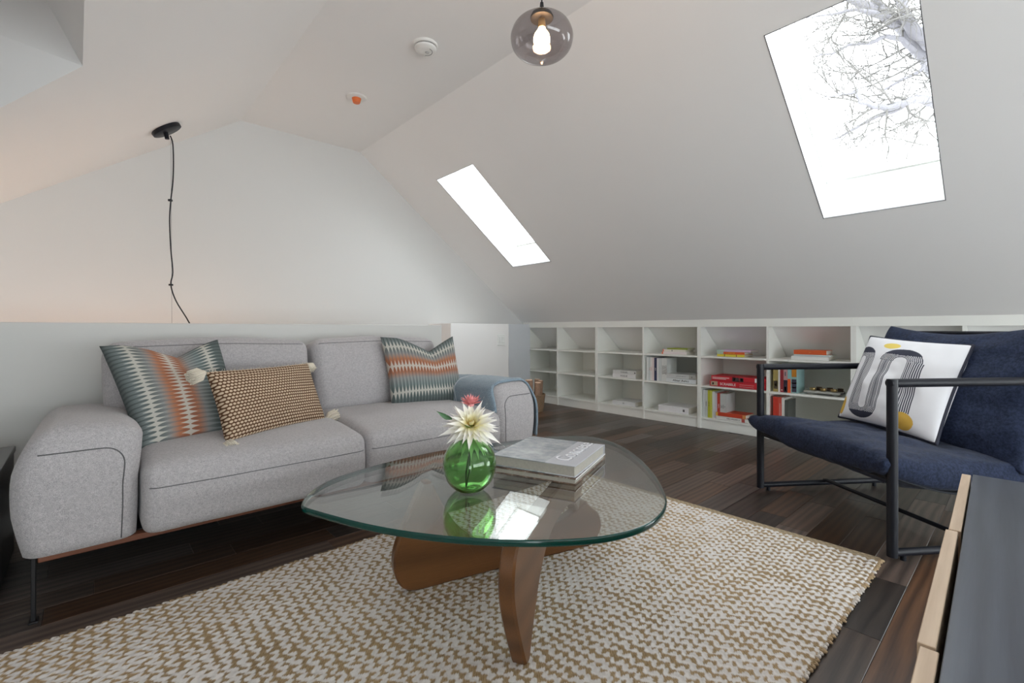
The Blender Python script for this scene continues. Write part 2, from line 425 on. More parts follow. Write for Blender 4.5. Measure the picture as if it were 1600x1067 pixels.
def skylight(nm, corners, off, inset=0.0):
    """corners of the opening in order; off: list of offsets to the pane corners"""
    A = [Vector(p) for p in corners]; B = [p+Vector(o) for p, o in zip(A, off)]
    cen = sum(B, Vector())/4
    fr = MB()
    nn = (B[1]-B[0]).cross(B[3]-B[0]).normalized()
    if nn.z < 0: nn = -nn
    ins = [p+(cen-p).normalized()*.014 for p in B]
    v = [*B, *ins, *[p+nn*.05 for p in B], *[p+nn*.05 for p in ins]]
    for i in range(4):
        j = (i+1) % 4
        fr.add([v[i], v[j], v[4+j], v[4+i], v[8+i], v[8+j], v[12+j], v[12+i]], [(0,1,2,3), (7,6,5,4), (3,2,6,7), (1,0,4,5)])
    w = fr.build(nm, TRIMW, kind='structure')
    sh = MB(); lip = MB()
    for i in range(4):
        j = (i+1) % 4; sh.add([A[i], A[j], B[j], B[i]], [(0,1,2,3)])
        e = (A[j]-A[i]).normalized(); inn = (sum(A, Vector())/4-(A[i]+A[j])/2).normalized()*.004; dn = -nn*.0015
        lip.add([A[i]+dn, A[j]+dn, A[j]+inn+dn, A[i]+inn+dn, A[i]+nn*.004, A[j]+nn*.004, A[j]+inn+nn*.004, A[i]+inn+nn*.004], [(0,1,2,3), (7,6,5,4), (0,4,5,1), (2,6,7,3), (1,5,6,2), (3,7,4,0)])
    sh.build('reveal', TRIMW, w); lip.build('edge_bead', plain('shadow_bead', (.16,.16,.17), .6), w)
    P = [p+nn*.03 for p in B]
    MB().add([*P, *[p+nn*.006 for p in P]], [(0,1,2,3), (7,6,5,4), (0,4,5,1), (1,5,6,2), (2,6,7,3), (3,7,4,0)]).build('pane', PANE, w)
    cc = sum(P, Vector())/4 + nn*.02; X = (B[1]-B[0]); Y = (B[3]-B[0])
    if X.cross(Y).z < 0: Y = -Y
    portal('daylight_portal', cc, X, Y, max((B[1]-B[0]).length, (B[2]-B[3]).length), max((B[3]-B[0]).length, (B[2]-B[1]).length))
o_ = (.07, 0, .245)
for i, (a, b, p, q) in enumerate(SK):
    skylight('window_%d' % (i+1), [(a, p, zr(a)), (b, p, zr(b)), (b, q, zr(b)), (a, q, zr(a))], [o_]*4)
DB = [p+Vector(o) for p, o in zip(DA, [(-.354, .21, .816), (-.70, .0, 1.0), (-.70, .0, 1.0), (-.354, -.21, .816)])]
rc = MB()
for i in range(4):
    j = (i+1) % 4; rc.add([DA[i], DA[j], DB[j], DB[i]], [(0,1,2,3)])
rc.add(DB, [(0,1,2,3)])
rc.build('dormer_recess', CEILP, ceiling)

# ------------------------------------------------------------------ tree outside the near skylight
BARK = plain('grey_bark', (.15,.145,.16), .9, var=.3, scale=3)
BARKT = plain('twig_bark', (.10,.095,.09), .9, var=.3, scale=3)
tree = thing('bare_tree', 'large bare leafless tree with gnarled pale branches seen through the near skylight', 'tree', (13.2, 0.2, -6))
TO = Vector((13.2, .2, -6))
def treepart(name, mb, mat, kind=None): return link(name, mb.mesh(name, mat, 'all'), tree, kind=kind, m=Matrix.Translation(-TO))
rnd = random.Random(5)
T8 = lambda pts, t: [at(px, py, t) for px, py in pts]
treepart('trunk', MB().tube([TO, TO+Vector((-.1,.1,4)), TO+Vector((-.3,.2,8)), at(1560, 170, 8.2)], [.55,.45,.36,.30], 12), BARK)
limbs = [([(1560,170),(1500,140),(1467,112),(1448,88),(1428,60),(1405,38),(1380,22),(1350,8),(1310,-12),(1270,-40)], 8.2, .17, .05),
         ([(1480,85),(1452,68),(1432,50),(1412,25),(1408,0),(1404,-30)], 8.0, .12, .06),
         ([(1500,140),(1452,64),(1420,42),(1395,30),(1378,14),(1360,-10)], 8.4, .12, .05),
         ([(1560,190),(1500,166),(1462,164),(1432,154),(1405,164),(1385,170),(1365,165),(1345,158),(1338,142),(1318,146),(1290,152)], 7.8, .09, .012),
         ([(1432,154),(1400,172),(1370,180),(1345,196),(1325,206),(1300,218)], 7.9, .05, .01),
         ([(1430,80),(1410,62),(1385,56),(1360,66),(1325,72),(1300,84),(1275,88)], 8.1, .05, .01),
         ([(1395,30),(1370,22),(1340,14),(1300,22),(1260,28)], 8.1, .05, .01),
         ([(1448,88),(1440,110),(1415,122),(1385,138),(1372,150)], 8.0, .04, .01)]
tw = MB(); cnt = 0
def branch(p, d, L, r, depth):
    global cnt
    if cnt > 2600: return
    cnt += 1
    n = 4; pts = [p]; q = p.copy(); dd = d.copy()
    for i in range(n):
        dd = (dd+Vector((rnd.uniform(-1,1), rnd.uniform(-1,1), rnd.uniform(-1,1)))*.33+Vector((0,0,.03))).normalized()
        q = q+dd*L/n; pts.append(q)
    tw.tube(pts, [r*(1-.7*i/n) for i in range(n+1)], 4, caps=False)
    if depth > 0:
        for i in range(1, n+1):
            for _ in range(2 if depth > 1 else 1):
                nd = (dd+Vector((rnd.uniform(-1,1), rnd.uniform(-1,1), rnd.uniform(-1,1)))*.95).normalized()
                branch(pts[i], nd, L*rnd.uniform(.5,.8), r*.55, depth-1)
for pts, t, r0, r1 in limbs:
    P_ = T8(pts, t)
    # smooth + jitter
    Q = []
    for i in range(len(P_)-1):
        for k in range(3):
            s_ = k/3; Q.append(P_[i].lerp(P_[i+1], s_)+Vector((rnd.uniform(-1,1), rnd.uniform(-1,1), rnd.uniform(-1,1)))*.015)
    Q.append(P_[-1]); M = len(Q)-1
    treepart('limb', MB().tube(Q, [r0+(r1-r0)*i/M for i in range(M+1)], 8), BARK)
    for i in range(3, M, 2):
        d = (Q[i]-Q[i-1]).normalized(); rr = r0+(r1-r0)*i/M
        nd = (d*.5+Vector((rnd.uniform(-1,1), rnd.uniform(-1,1), rnd.uniform(-1,1)))).normalized()
        branch(Q[i], nd, rnd.uniform(.6,1.2), min(.022, rr*.4), 2)
treepart('twigs', tw, BARKT, 'stuff')

# ------------------------------------------------------------------ built-in bookcases
def bookcase(y0, label):
    y1 = y0+1.235; t = .018; XB = 4.885
    r = thing('bookcase', label, 'bookcase', (XK, y0, 0), group='built-in white bookcases under the slope')
    m = Matrix.Translation((-XK, -y0, 0))
    def part(nm, *bxs, bev=.001):
        b = MB()
        for a, e in bxs: b.box(a, e, m, bev=bev)
        return b.build(nm, SHELFW, r)
    def upright(nm, a, b):
        prof = [(XK, 0), (XB, 0), (XB, zr(XB)-.004), (XK+.03, zr(XK+.03)-.004), (XK, zr(XK)-.03)]
        n = len(prof)
        MB().add([(x-XK, a-y0, z) for x, z in prof]+[(x-XK, b-y0, z) for x, z in prof],
                 [tuple(range(n)), tuple(range(n, 2*n))[::-1]]+[(i, i+n, (i+1) % n+n, (i+1) % n) for i in range(n)]).build(nm, SHELFW, r)
    upright('side_panel', y0, y0+t); upright('side_panel', y1-t, y1)
    ym = (y0+y1)/2
    upright('divider', ym-.009, ym+.009)
    part('top_rail', ((XK-.004, y0, .976), (XK+.018, y1, 1.045)))
    part('plinth', ((XK+.012, y0+t, 0), (XK+.03, y1-t, .088)))
    for a, b in ((y0+t, ym-.009), (ym+.009, y1-t)):
        for z in (.106, .413, .697):
            xe = XB if z < .6 else 4.84
            part('shelf', ((XK+.002, a, z-.018), (xe, b, z)))
        part('back_panel', ((XB-.006, a, .09), (XB-.001, b, .655)), bev=0)
    return r
bookcase(3.386, 'built-in white cubby bookcase unit at the far end next to the stair block, empty shelves')
bookcase(2.151, 'built-in white bookcase unit right of the empty one, holding white and grey books')
bookcase(.916, 'built-in white bookcase unit with the red game boxes, orange books and stone tray')
bookcase(-.319, 'built-in white bookcase unit behind the navy armchair, partly hidden')
mt = MB()
# ------------------------------------------------------------------ books
PAGES = plain('book_pages', (.70,.67,.60), .8, var=.08, scale=200)
_bm = {}
def cm(col):
    if col not in _bm: _bm[col] = plain('cover_%d' % len(_bm), col, .45, var=.04, scale=40)
    return _bm[col]
INK = cm((.03,.03,.035)); WHITEI = cm((.85,.85,.85)); REDI = cm((.6,.05,.04)); YELI = cm((.85,.6,.05)); GREYI = cm((.25,.25,.26))
def book(label, m, L, D, T, col, title=None, ink=None, ts=.5, group=None, name='book', cat='book', spine=None, bands=(), fsx=1.0):
    r = thing(name, label, cat, group=group, m=m); c_ = .0018
    mb = MB().box((0, 0, 0), (L, D, c_)).box((0, 0, T-c_), (L, D, T)).box((0, -.001, 0), (L, c_, T))
    mb.build('cover', cm(col), r)
    MB().box((.003, c_, c_), (L-.003, D-.004, T-c_)).build('pages', PAGES, r)
    for (a, b, z0, z1, cc) in bands:
        MB().box((a*L, -.0016, z0*T), (b*L, -.0008, z1*T)).build('spine_band', cm(cc), r)
    if title:
        text(title, T*ts, ink or INK, r, Matrix.Translation((L/2, -.0018, T/2)) @ Matrix.Rotation(math.pi/2, 4, 'X'), ext=.0003, font_scale_x=fsx)
    return r
def flat(x, y, z, rz=0): return Matrix.Translation((x, y, z)) @ Matrix.Rotation(-math.pi/2+rz, 4, 'Z')     # spine toward the room, left end at y
def stand(x, y, z): return Matrix(((0,1,0,x), (0,0,-1,y), (-1,0,0,z), (0,0,0,1)))                         # y: left face, z: top
XS = XK+.022
z1, z2, z3 = .698, .414, .107
# unit 2, left cell
book('black-lettered white book lying flat on top of another, middle shelf left of the upright books', flat(XS, 3.17, z2+.042), .30, .25, .040, (.70,.71,.70), 'CHANEL', ts=.62, bands=[(.93,.98,.3,.7,(.1,.1,.1))])
book('white book lying flat beneath the black-lettered white book on the middle shelf', flat(XS, 3.175, z2+.001), .30, .25, .040, (.80,.80,.80), 'VOGUE', ts=.7)
book('white book with a grey cover lying alone on the bottom shelf of the left cell', flat(XS, 3.18, z3+.001), .30, .25, .046, (.72,.74,.75), 'DI', ts=.5)
# unit 2, right cell
book('low green book on top of the pale stack on the top shelf', flat(XS, 2.50, z1+.051), .22, .16, .013, (.30,.38,.04))
book('cream book in the middle of the pale stack under the green book', flat(XS, 2.55, z1+.026), .25, .17, .024, (.80,.76,.68), bands=[(0,.05,0,1,(.75,.15,.08)), (.4,.44,.2,.8,(.2,.2,.2))])
book('pale pink book at the bottom of the stack under the green book', flat(XS, 2.56, z1+.001), .27, .18, .024, (.82,.74,.74), bands=[(0,.06,0,1,(.75,.2,.1))])
yy = 2.745
for lab, T, H, col, ttl, ink in [
    ('slim white upright book at the left end of the middle-shelf row', .028, .245, (.74,.78,.78), None, None),
    ('thin grey upright book second from the left on the middle shelf', .018, .245, (.60,.66,.66), 'ATLAS', REDI),
    ('thin white upright book with red lettering, middle shelf', .022, .245, (.80,.78,.76), 'LIVING', REDI),
    ('pale pink upright book left of the navy one, middle shelf', .022, .242, (.80,.68,.68), None, None),
    ('narrow navy upright book on the middle shelf', .030, .24, (.03,.04,.10), 'ART', WHITEI),
    ('white upright book right of the navy one', .022, .238, (.80,.82,.84), None, None),
    ('light grey upright book next to the black-speckled one', .03, .238, (.62,.66,.66), None, None)]:
    book(lab, stand(XS+.004, yy, z2+H), H, .20, T, col, ttl, ink, .55); yy -= T+.001
book('white upright book with black speckled lettering, middle shelf', stand(XS+.004, yy, z2+.24), .24, .20, .062, (.70,.72,.70), 'WWWW MAHA\nNEW HOUSES\nHAWK WORK\nWMHW KNAM', INK, .22)
book('grey book lying on top of the white architect monograph', flat(XS, 2.505, z2+.045), .31, .26, .042, (.60,.62,.62), 'A R C H I T E C T', INK, .3, bands=[(.78,1,0,1,(.40,.40,.38)), (.86,.89,.35,.65,(.05,.05,.05))])
book('white book with black Alvar Aalto lettering lying under a grey book', flat(XS, 2.51, z2+.001), .32, .26, .042, (.72,.76,.77), 'Alvar Aalto', INK, .72, bands=[], fsx=1.25)
book('thick white book lying alone on the bottom shelf of the right cell, round black mark', flat(XS, 2.60, z3+.001), .33, .27, .062, (.82,.82,.84), None, bands=[(.82,.88,.3,.7,(.12,.12,.13))])
# unit 3, left cell
book('multicoloured book with violet and white spine, top of the stack on the top shelf', flat(XS, 1.985, z1+.046), .30, .20, .017, (.62,.45,.62), bands=[(0,.22,0,1,(.45,.62,.55))])
book('orange book in the middle of the multicoloured stack on the top shelf', flat(XS, 1.985, z1+.023), .25, .19, .022, (.72,.12,.03), 'ILLUSTRATION', YELI, .55, bands=[(0,.24,0,1,(.50,.62,.50))])
book('yellow book at the bottom of the multicoloured stack on the top shelf', flat(XS, 1.985, z1+.001), .25, .19, .021, (.70,.60,.06), None, bands=[(.27,.30,0,1,(.1,.1,.05)), (.7,.73,0,1,(.3,.1,.05))])
# game boxes
def gamebox(label, m, L, D, T, text1, sz, extra):
    r = thing('game_box', label, 'game box', m=m)
    MB().box((0, 0, 0), (L, D, T*.35), bev=.001).build('tray', cm((.50,.015,.03)), r)
    MB().box((-.001, -.001, T*.30), (L+.001, D+.001, T), bev=.001).build('lid', cm((.60,.02,.035)), r)
    text(text1, sz, WHITEI, r, Matrix.Translation((L*.34, -.0022, T*.5)) @ Matrix.Rotation(math.pi/2, 4, 'X'), name='lettering')
    for a, b, c0, c1, cc in extra: MB().box((a*L, -.0024, c0*T), (b*L, -.0012, c1*T)).build('printed_panel', cm(cc), r)
gamebox('red board game box lettered SCRABBLE lying underneath on the middle shelf', flat(XS-.01, 2.05, z2+.001), .50, .26, .052, 'SCRABBLE', .032, [(.02,.15,.15,.9,(.55,.42,.30)), (.05,.08,.3,.7,(.05,.03,.03)), (.55,.80,.25,.3,(.8,.5,.5)), (.55,.80,.6,.65,(.8,.5,.5))])
gamebox('red game box with small black and white pictures lying on top of the other', flat(XS-.008, 2.035, z2+.054), .49, .25, .048, '', .02, [(.02,.34,.58,.72,(.8,.6,.6)), (.02,.28,.35,.48,(.8,.6,.6)), (.40,.52,.1,.9,(.06,.04,.04)), (.42,.45,.2,.8,(.8,.8,.8)), (.53,.60,.1,.9,(.08,.05,.05)), (.55,.59,.25,.75,(.8,.8,.8)), (.80,.87,.2,.95,(.75,.75,.75))])
yy = 2.125
for lab, T, H, col, ttl, ink, bd in [
    ('thin white upright book at the left end of the bottom shelf beside the yellow ones', .018, .262, (.70,.74,.74), None, None, []),
    ('grey-white upright book left of the yellow-green books', .028, .262, (.58,.62,.60), 'DESIGN', INK, []),
    ('yellow-green upright book, left one of two', .022, .262, (.50,.52,.04), 'LIFESTYLE', INK, []),
    ('yellow-green upright book, right one of two', .020, .262, (.60,.62,.10), None, None, []),
    ('white upright book beside the yellow-green pair', .026, .252, (.74,.76,.74), None, None, []),
    ('pale lilac upright book next to the red and white one', .020, .24, (.66,.60,.66), None, None, []),
    ('red upright book with white title band on the bottom shelf', .026, .245, (.52,.06,.04), 'SHIRTS', WHITEI, [(.0,.01,0,1,(.3,.1,.1))]),
    ('light grey upright book with black lettering behind the red flat book', .056, .24, (.55,.57,.56), 'A\nNEW\nLIFE', INK, [])]:
    book(lab, stand(XS+.006, yy, z3+H), H, .2, T, col, ttl, ink, .5 if '\n' not in (ttl or '') else .28, bands=bd); yy -= T+.001
book('small red book with an orange end lying on the white book, bottom shelf', flat(XS-.012, 1.99, z3+.034), .27, .19, .033, (.62,.07,.03), None, bands=[(0,.07,0,1,(.75,.45,.08)), (.9,1,0,1,(.7,.3,.1))])
book('white book lying flat under the small red one, bottom shelf', flat(XS-.012, 1.985, z3+.001), .31, .21, .031, (.82,.82,.80), 'KIRO HUSSAIN A', INK, .5, bands=[(.74,.83,0,1,(.5,.1,.08))])
# unit 3, right cell
book('orange book lying on a white book, top shelf above the stone tray', flat(XS, 1.335, z1+.046), .235, .18, .036, (.70,.12,.03), 'ooo', YELI, .2)
book('white book lying under the orange book, upper of two', flat(XS, 1.335, z1+.033), .26, .19, .012, (.62,.70,.70))
book('white book at the bottom of the stack under the orange book', flat(XS, 1.355, z1+.001), .27, .2, .030, (.80,.82,.80))
yy = 1.497
for lab, T, H, col, ttl, ink, bd in [
    ('ochre patterned upright book at the left end beneath the chair arm', .040, .235, (.38,.30,.10), None, None, [(.6,.9,.1,.9,(.08,.06,.04)), (.7,.8,.3,.7,(.45,.35,.2))]),
    ('slim white upright book between the ochre and maroon ones', .014, .235, (.80,.80,.78), None, None, []),
    ('maroon upright book on the middle shelf', .026, .235, (.30,.03,.04), None, None, [(.9,.94,.3,.7,(.7,.6,.5))]),
    ('pink and black patterned upright book with teal marks', .030, .235, (.50,.28,.28), None, None, [(.55,1,.0,1,(.04,.03,.05)), (.8,.95,.2,.7,(.10,.30,.38)), (.25,.4,.3,.6,(.1,.1,.12))]),
    ('light turquoise upright book with an orange lower spine', .026, .235, (.25,.50,.52), None, None, [(.5,1,0,.9,(.80,.12,.03))]),
    ('turquoise upright book with orange figure on its cover', .042, .235, (.30,.48,.48), None, None, [(.02,.42,.1,.95,(.55,.22,.02)), (.5,.96,.1,.95,(.05,.05,.08)), (.62,.66,.1,.95,(.45,.15,.12)), (.78,.82,.1,.95,(.35,.12,.10))])]:
    book(lab, stand(XS+.004, yy, z2+H), H, .2, T, col, ttl, ink, .5, bands=bd); yy -= T+.001
yy = 1.497
for lab, T, H, col, bd in [('bright red upright book at the left of the bottom shelf', .040, .262, (.60,.05,.03), []), ('coral red upright book beside the bright red one', .026, .262, (.66,.10,.07), [(.2,.8,.4,.6,(.75,.4,.35))]),
    ('white upright book right of the two red ones', .022, .26, (.78,.76,.72), []), ('dark grey upright book at the right end of the red group', .024, .24, (.10,.11,.10), [])]:
    book(lab, stand(XS+.004, yy, z3+H), H, .2, T, col, bands=bd); yy -= T+.001
# tray with tea lights
STONE = plain('grey_stone', (.34,.34,.31), .7, var=.15, scale=30)
BRASS = plain('antique_brass', (.50,.36,.16), .35, .8, var=.2, scale=60)
DKW = plain('dark_carved_wood', (.06,.035,.02), .6, var=.3)
tr = thing('serving_tray', 'grey stone serving tray holding small brass tea-light cups on the middle shelf', 'tray', (XS+.10, 1.14, z2+.001))
MB().box((-.08, -.13, .012), (.08, .13, .03), bev=.003).build('slab', STONE, tr)
for sy in (-.09, .09): MB().box((-.05, sy-.02, 0), (.05, sy+.02, .012), bev=.002).build('foot', STONE, tr)
MB().box((-.085, -.145, .016), (-.0, -.129, .028), bev=.002).build('handle', DARKM, tr)
cup = MB().lathe([(.014,0),(.021,.003),(.023,.012),(.023,.022),(.020,.022),(.019,.01),(0,.008)], 20).mesh('cup_body', BRASS, True)
cap_ = MB().lathe([(0,.020),(.008,.021),(.017,.0215),(.019,.020)], 16).mesh('candle', DKW, True)
for k, dy in enumerate((.075, .0, -.075)):
    q = link('tea_light', None, None, ['small brass tea-light cup on the stone tray, left', 'small brass tea-light cup in the middle of the stone tray', 'small brass tea-light cup on the stone tray, right'][k], 'candle holder', 'tea-light cups on the stone tray')
    q.location = (XS+.07, 1.14+dy, z2+.031); link('cup_body', cup, q); link('candle', cap_, q)
    q = link('wooden_cup', None, None, ['small dark carved cup behind the left brass tea light', 'small dark carved cup behind the middle brass tea light', 'small dark carved cup behind the right brass tea light'][k], 'candle holder', 'dark cups on the stone tray')
    q.location = (XS+.115, 1.14+dy-.035, z2+.031); link('cup_body', MB().lathe([(.018,0),(.022,.008),(.018,.016),(.023,.026),(.019,.026),(.016,.016),(0,.014)], 18).mesh('cup_body', DKW, True), q)

# ------------------------------------------------------------------ log basket between sofa and shelves
WICK = plain('wicker', (.30,.20,.12), .8, var=.4, scale=80, bump=.6, bscale=90, bdist=.006)
bk = thing('log_basket', 'woven basket of pale cut logs on the floor between the sofa arm and the bookcase', 'basket', (3.84, 3.88, 0))
MB().lathe([(0,.004),(.10,.004),(.11,0),(.12,.05),(.135,.17),(.14,.20),(.135,.205),(.128,.2),(.12,.06),(0,.02)], 28).build('woven_body', WICK, bk, True)
LOGE = plain('pale_log_end', (.80,.58,.44), .7, var=.25, scale=60); BRK = plain('log_bark', (.36,.23,.16), .9, var=.4, scale=60, bump=.5, bscale=70, bdist=.004)
LOGL = ['pale cut log nearest the bookcase in the woven basket', 'pale cut log at the back of the woven basket', 'tallest pale cut log in the woven basket beside the sofa arm', 'shortest pale cut log at the front of the woven basket', 'thinnest pale cut log in the woven basket']
for k, (a, r_, hh) in enumerate(((.2, .035, .365), (2.0, .04, .35), (3.3, .042, .37), (4.6, .036, .34), (5.6, .03, .355))):
    p0 = Vector((.06*math.cos(a), .06*math.sin(a), .03)); p1 = Vector((.085*math.cos(a), .085*math.sin(a), hh))
    lg = link('log', None, None, LOGL[k], 'log', 'logs standing in the basket'); lg.location = (3.84, 3.88, 0)
    MB().tube([p0, p0.lerp(p1, .5)+Vector((.004,0,0)), p1], r_, 12).build('bark', BRK, lg, True)
    d = (p1-p0).normalized(); MB().tube([p1-d*.012, p1+d*.003], r_*.93, 14).build('cut_end', LOGE, lg)

# light switch plate
sw = thing('light_switch', 'white double rocker light switch on the low stair block', 'switch', (3.615, 4.2, .83))
MB().box((-.06, -.007, -.065), (.06, 0, .065), bev=.003).build('plate', TRIMW, sw)
for x in (-.026, .026): MB().box((x-.019, -.014, -.036), (x+.019, -.006, .036), bev=.003).build('rocker', TRIMW, sw)

# ------------------------------------------------------------------ ceiling devices
PLAST = plain('white_plastic', (.80,.80,.78), .4); ORANGE = plain('orange_cap', (.75,.16,.03), .45)
sd = thing('smoke_detector', 'round white smoke detector on the flat ceiling left of the glass pendant', 'smoke detector', (1.608, 2.612, 2.787))
MB().lathe([(.0,0),(.078,0),(.078,-.012),(.074,-.016)][::-1], 36).build('base_plate', PLAST, sd, True)
MB().lathe([(0,-.046),(.035,-.046),(.058,-.042),(.068,-.034),(.070,-.022),(.066,-.020)], 36).build('cover', PLAST, sd, True)
MB().lathe([(.064,-.021),(.066,-.0185),(.066,-.0145),(.064,-.013)], 36).build('vent_gap', DARKM, sd, True)
MB().lathe([(0,-.050),(.012,-.050),(.014,-.046)], 20, Matrix.Translation((.012,0,0))).build('test_button', plain('grey_plastic', (.5,.5,.5), .4), sd, True)
for k in range(5):
    a = -1.2+k*.5; MB().box((-.012,-.0015,-.0465),(.012,.0015,-.0445), Matrix.Translation((.042*math.cos(a), .042*math.sin(a), 0)) @ Matrix.Rotation(a+math.pi/2, 4, 'Z')).build('vent_slot', GREYI, sd)
hs = thing('sprinkler_head', 'white ceiling sprinkler with an orange protective cap beyond the smoke detector', 'sprinkler', (1.566, 3.569, 2.787))
MB().lathe([(0,-.012),(.058,-.012),(.074,-.007),(.078,0)], 32).build('escutcheon', PLAST, hs, True)
MB().lathe([(0,-.045),(.026,-.045),(.029,-.040),(.036,-.012),(.036,-.009)], 28).build('cap', ORANGE, hs, True)
# far pendant in the stairwell: canopy on the left slope, cable and steel wire
cx = Vector((.399, 4.12, zl(.399)))
sl = Vector((1, 0, .6906)).normalized(); nz = Vector((.6906, 0, -1)).normalized()
cp = thing('stair_pendant_lamp', 'black ceiling canopy with looping black cable and steel wire over the stairwell', 'pendant lamp', tuple(cx))
fm = Matrix((sl, Vector((0,-1,0)), nz)).transposed().to_4x4()
if fm.to_3x3().determinant() < 0: fm = Matrix((sl, Vector((0,1,0)), nz)).transposed().to_4x4()
MB().lathe([(0,.0),(.094,.0),(.098,.006),(.096,.026),(.088,.030),(0,.031)], 36, fm).build('canopy', BLACKM, cp, True)
MB().tube([Vector(), Vector((0.012,0,-.075))], .014, 12).build('cord_grip', BLACKM, cp, True)
def onY(px, py, Y=4.12):
    k = (px-800)/FPX; d = FW+k*RT+Vector((0,0,(515-py)/FPX)); return Vector((0,0,EYE))+d*(Y/d.y)-cx
cab = [(266,212),(270,225),(271,255),(270,285),(267,313),(265,345),(267,390),(270,425),(267,445),(275,470),(295,503),(312,540),(300,590)]
pts = [onY(*p) for p in cab]; sm = []
for i in range(len(pts)-1):
    p0, p1, p2, p3 = pts[max(i-1,0)], pts[i], pts[i+1], pts[min(i+2, len(pts)-1)]
    for k in range(5):
        t = k/5; sm.append(.5*((2*p1)+(p2-p0)*t+(2*p0-5*p1+4*p2-p3)*t*t+(3*p1-p0-3*p2+p3)*t**3))
sm.append(pts[-1])
MB().tube(sm, .0042, 8).build('cable', BLACKM, cp, True)
MB().tube([onY(267,212), onY(269,600)], .0012, 6).build('steel_wire', GREYI, cp)
for p in ((266,313),(267,445)): MB().lathe([(0,-.006),(.014,-.006),(.014,.006),(0,.006)], 14, Matrix.Translation(onY(*p))).build('cord_clip', BLACKM, cp, True)
LB = Vector((.42-.399, -.10, .50-cx.z))
MB().lathe([(0,.085),(.022,.088),(.026,.11),(.02,.15),(0,.152)], 24, Matrix.Translation(LB)).build('socket', BLACKM, cp, True)
MB().lathe([(0,-.09),(.035,-.083),(.065,-.062),(.085,-.03),(.09,0),(.085,.03),(.065,.062),(.035,.083),(0,.088)], 28, Matrix.Translation(LB)).build('glowing_globe', emit('stair_globe_glow', (1,.52,.27), 17), cp, True)
MB().tube([pts[-1], (pts[-1]+LB)/2+Vector((0,0,.10)), LB+Vector((0,0,.15))], .0042, 8).build('cable', BLACKM, cp, True)
# unseen extra lamp, added to warm the gable wall above the half wall
wl = thing('added_glow_lamp', 'small unseen lamp added behind the half wall for a warm glow on the gable', 'wall lamp', (-.35, YG, .52))
MB().box((-.05, -.02, -.08), (.05, 0, .08), bev=.004).build('back_plate', BLACKM, wl)
MB().tube([(0,-.01,-.05), (0,-.24,-.05)], .008, 10).build('lamp_arm', BLACKM, wl, True)
MB().lathe([(0,-.05),(.035,-.045),(.045,0),(.035,.045),(0,.05)], 18, Matrix.Translation((0,-.24,.0))).build('globe', emit('warm_globe', (1,.50,.26), 34), wl, True)

# glass pendant near the camera
pd = Vector((1.405, 1.37, 2.168))
pn = thing('glass_pendant_lamp', 'smoked glass teardrop pendant lamp with a lit warm bulb hanging from the ceiling', 'pendant lamp', tuple(pd))
SMOKE = glassmat('smoked_glass', (.66,.63,.64), .0, .07, 1.0)
pf = [(.044,.100),(.062,.097),(.090,.084),(.115,.058),(.1285,.022),(.130,-.005),(.122,-.040),(.102,-.068),(.075,-.086),(.045,-.094),(.022,-.099),(.012,-.108),(.006,-.120),(0,-.123)]
def dens(p, k=4):
    out = []
    for i in range(len(p)-1):
        a, b, c_, d = p[max(i-1,0)], p[i], p[i+1], p[min(i+2, len(p)-1)]
        for j in range(k):
            t = j/k; out.append(tuple(.5*(2*b[q]+(c_[q]-a[q])*t+(2*a[q]-5*b[q]+4*c_[q]-d[q])*t*t+(3*b[q]-a[q]-3*c_[q]+d[q])*t**3) for q in (0,1)))
    out.append(p[-1]); return [(max(0, r), z) for r, z in out]
MB().lathe([(r, z*.84 if z > -.1 else z+.016) for r, z in dens(pf)][::-1], 56).build('glass_globe', SMOKE, pn, 'all')
MB().lathe([(0,.080),(.047,.082),(.048,.089),(.042,.102),(.025,.114),(.010,.119),(.007,.150),(0,.151)], 32).build('cap', DARKM, pn, True)
MB().tube([(0,0,.15),(0,0,2.787-pd.z)], .0028, 8).build('cord', BLACKM, pn)
MB().lathe([(.060,2.787-pd.z),(.060,2.787-pd.z-.02),(.01,2.787-pd.z-.024)][::-1], 30).build('ceiling_rose', DARKM, pn, True)
MB().lathe([(.014,.085),(.016,.05),(.014,.045),(0,.045)][::-1], 20).build('socket', BRASS, pn, True)
MB().lathe(dens([(0,-.042),(.018,-.038),(.031,-.022),(.034,-.004),(.030,.016),(.018,.034),(.013,.046)], 3), 24).build('bulb', emit('warm_bulb_glow', (1,.60,.30), 90), pn, 'all')

# ------------------------------------------------------------------ rug
RX0, RX1, RY0, RY1 = -.42, 2.42, .41, 1.99
nx, ny = 710, 395
X, Y = np.meshgrid(np.linspace(RX0, RX1, nx), np.linspace(RY0, RY1, ny))
tri = lambda a: 2*np.abs(a-np.floor(a+.5))
rs = np.random.RandomState(3)
def fieldn(sx, sy):
    gx = int((RX1-RX0)/sx)+3; gy = int((RY1-RY0)/sy)+3; G = rs.rand(gy, gx)
    fx = (X-RX0)/sx; fy = (Y-RY0)/sy; ix = fx.astype(int); iy = fy.astype(int); fx -= ix; fy -= iy
    fx = fx*fx*(3-2*fx); fy = fy*fy*(3-2*fy)
    return (G[iy,ix]*(1-fx)+G[iy,ix+1]*fx)*(1-fy)+(G[iy+1,ix]*(1-fx)+G[iy+1,ix+1]*fx)*fy
big = fieldn(.35,.35); med = fieldn(.03,.03); fine = rs.rand(ny, nx)
PX, PY = .037, .043
xw = X+.007*(med-.5)+.012*(fieldn(.2,.2)-.5)+.004*(fieldn(.012,.012)-.5); yw = Y+.012*(fieldn(.05,.05)-.5)+.02*(fieldn(.3,.3)-.5)
ph = xw/PX + (.30+.35*fieldn(.4,.25))*tri(yw/PY)
d = np.abs((ph % 1)-.5)*2           # 0 at tan centre, 1 at cream centre
blob = .5+.5*np.cos(2*np.pi*(yw/PY*2+.15))
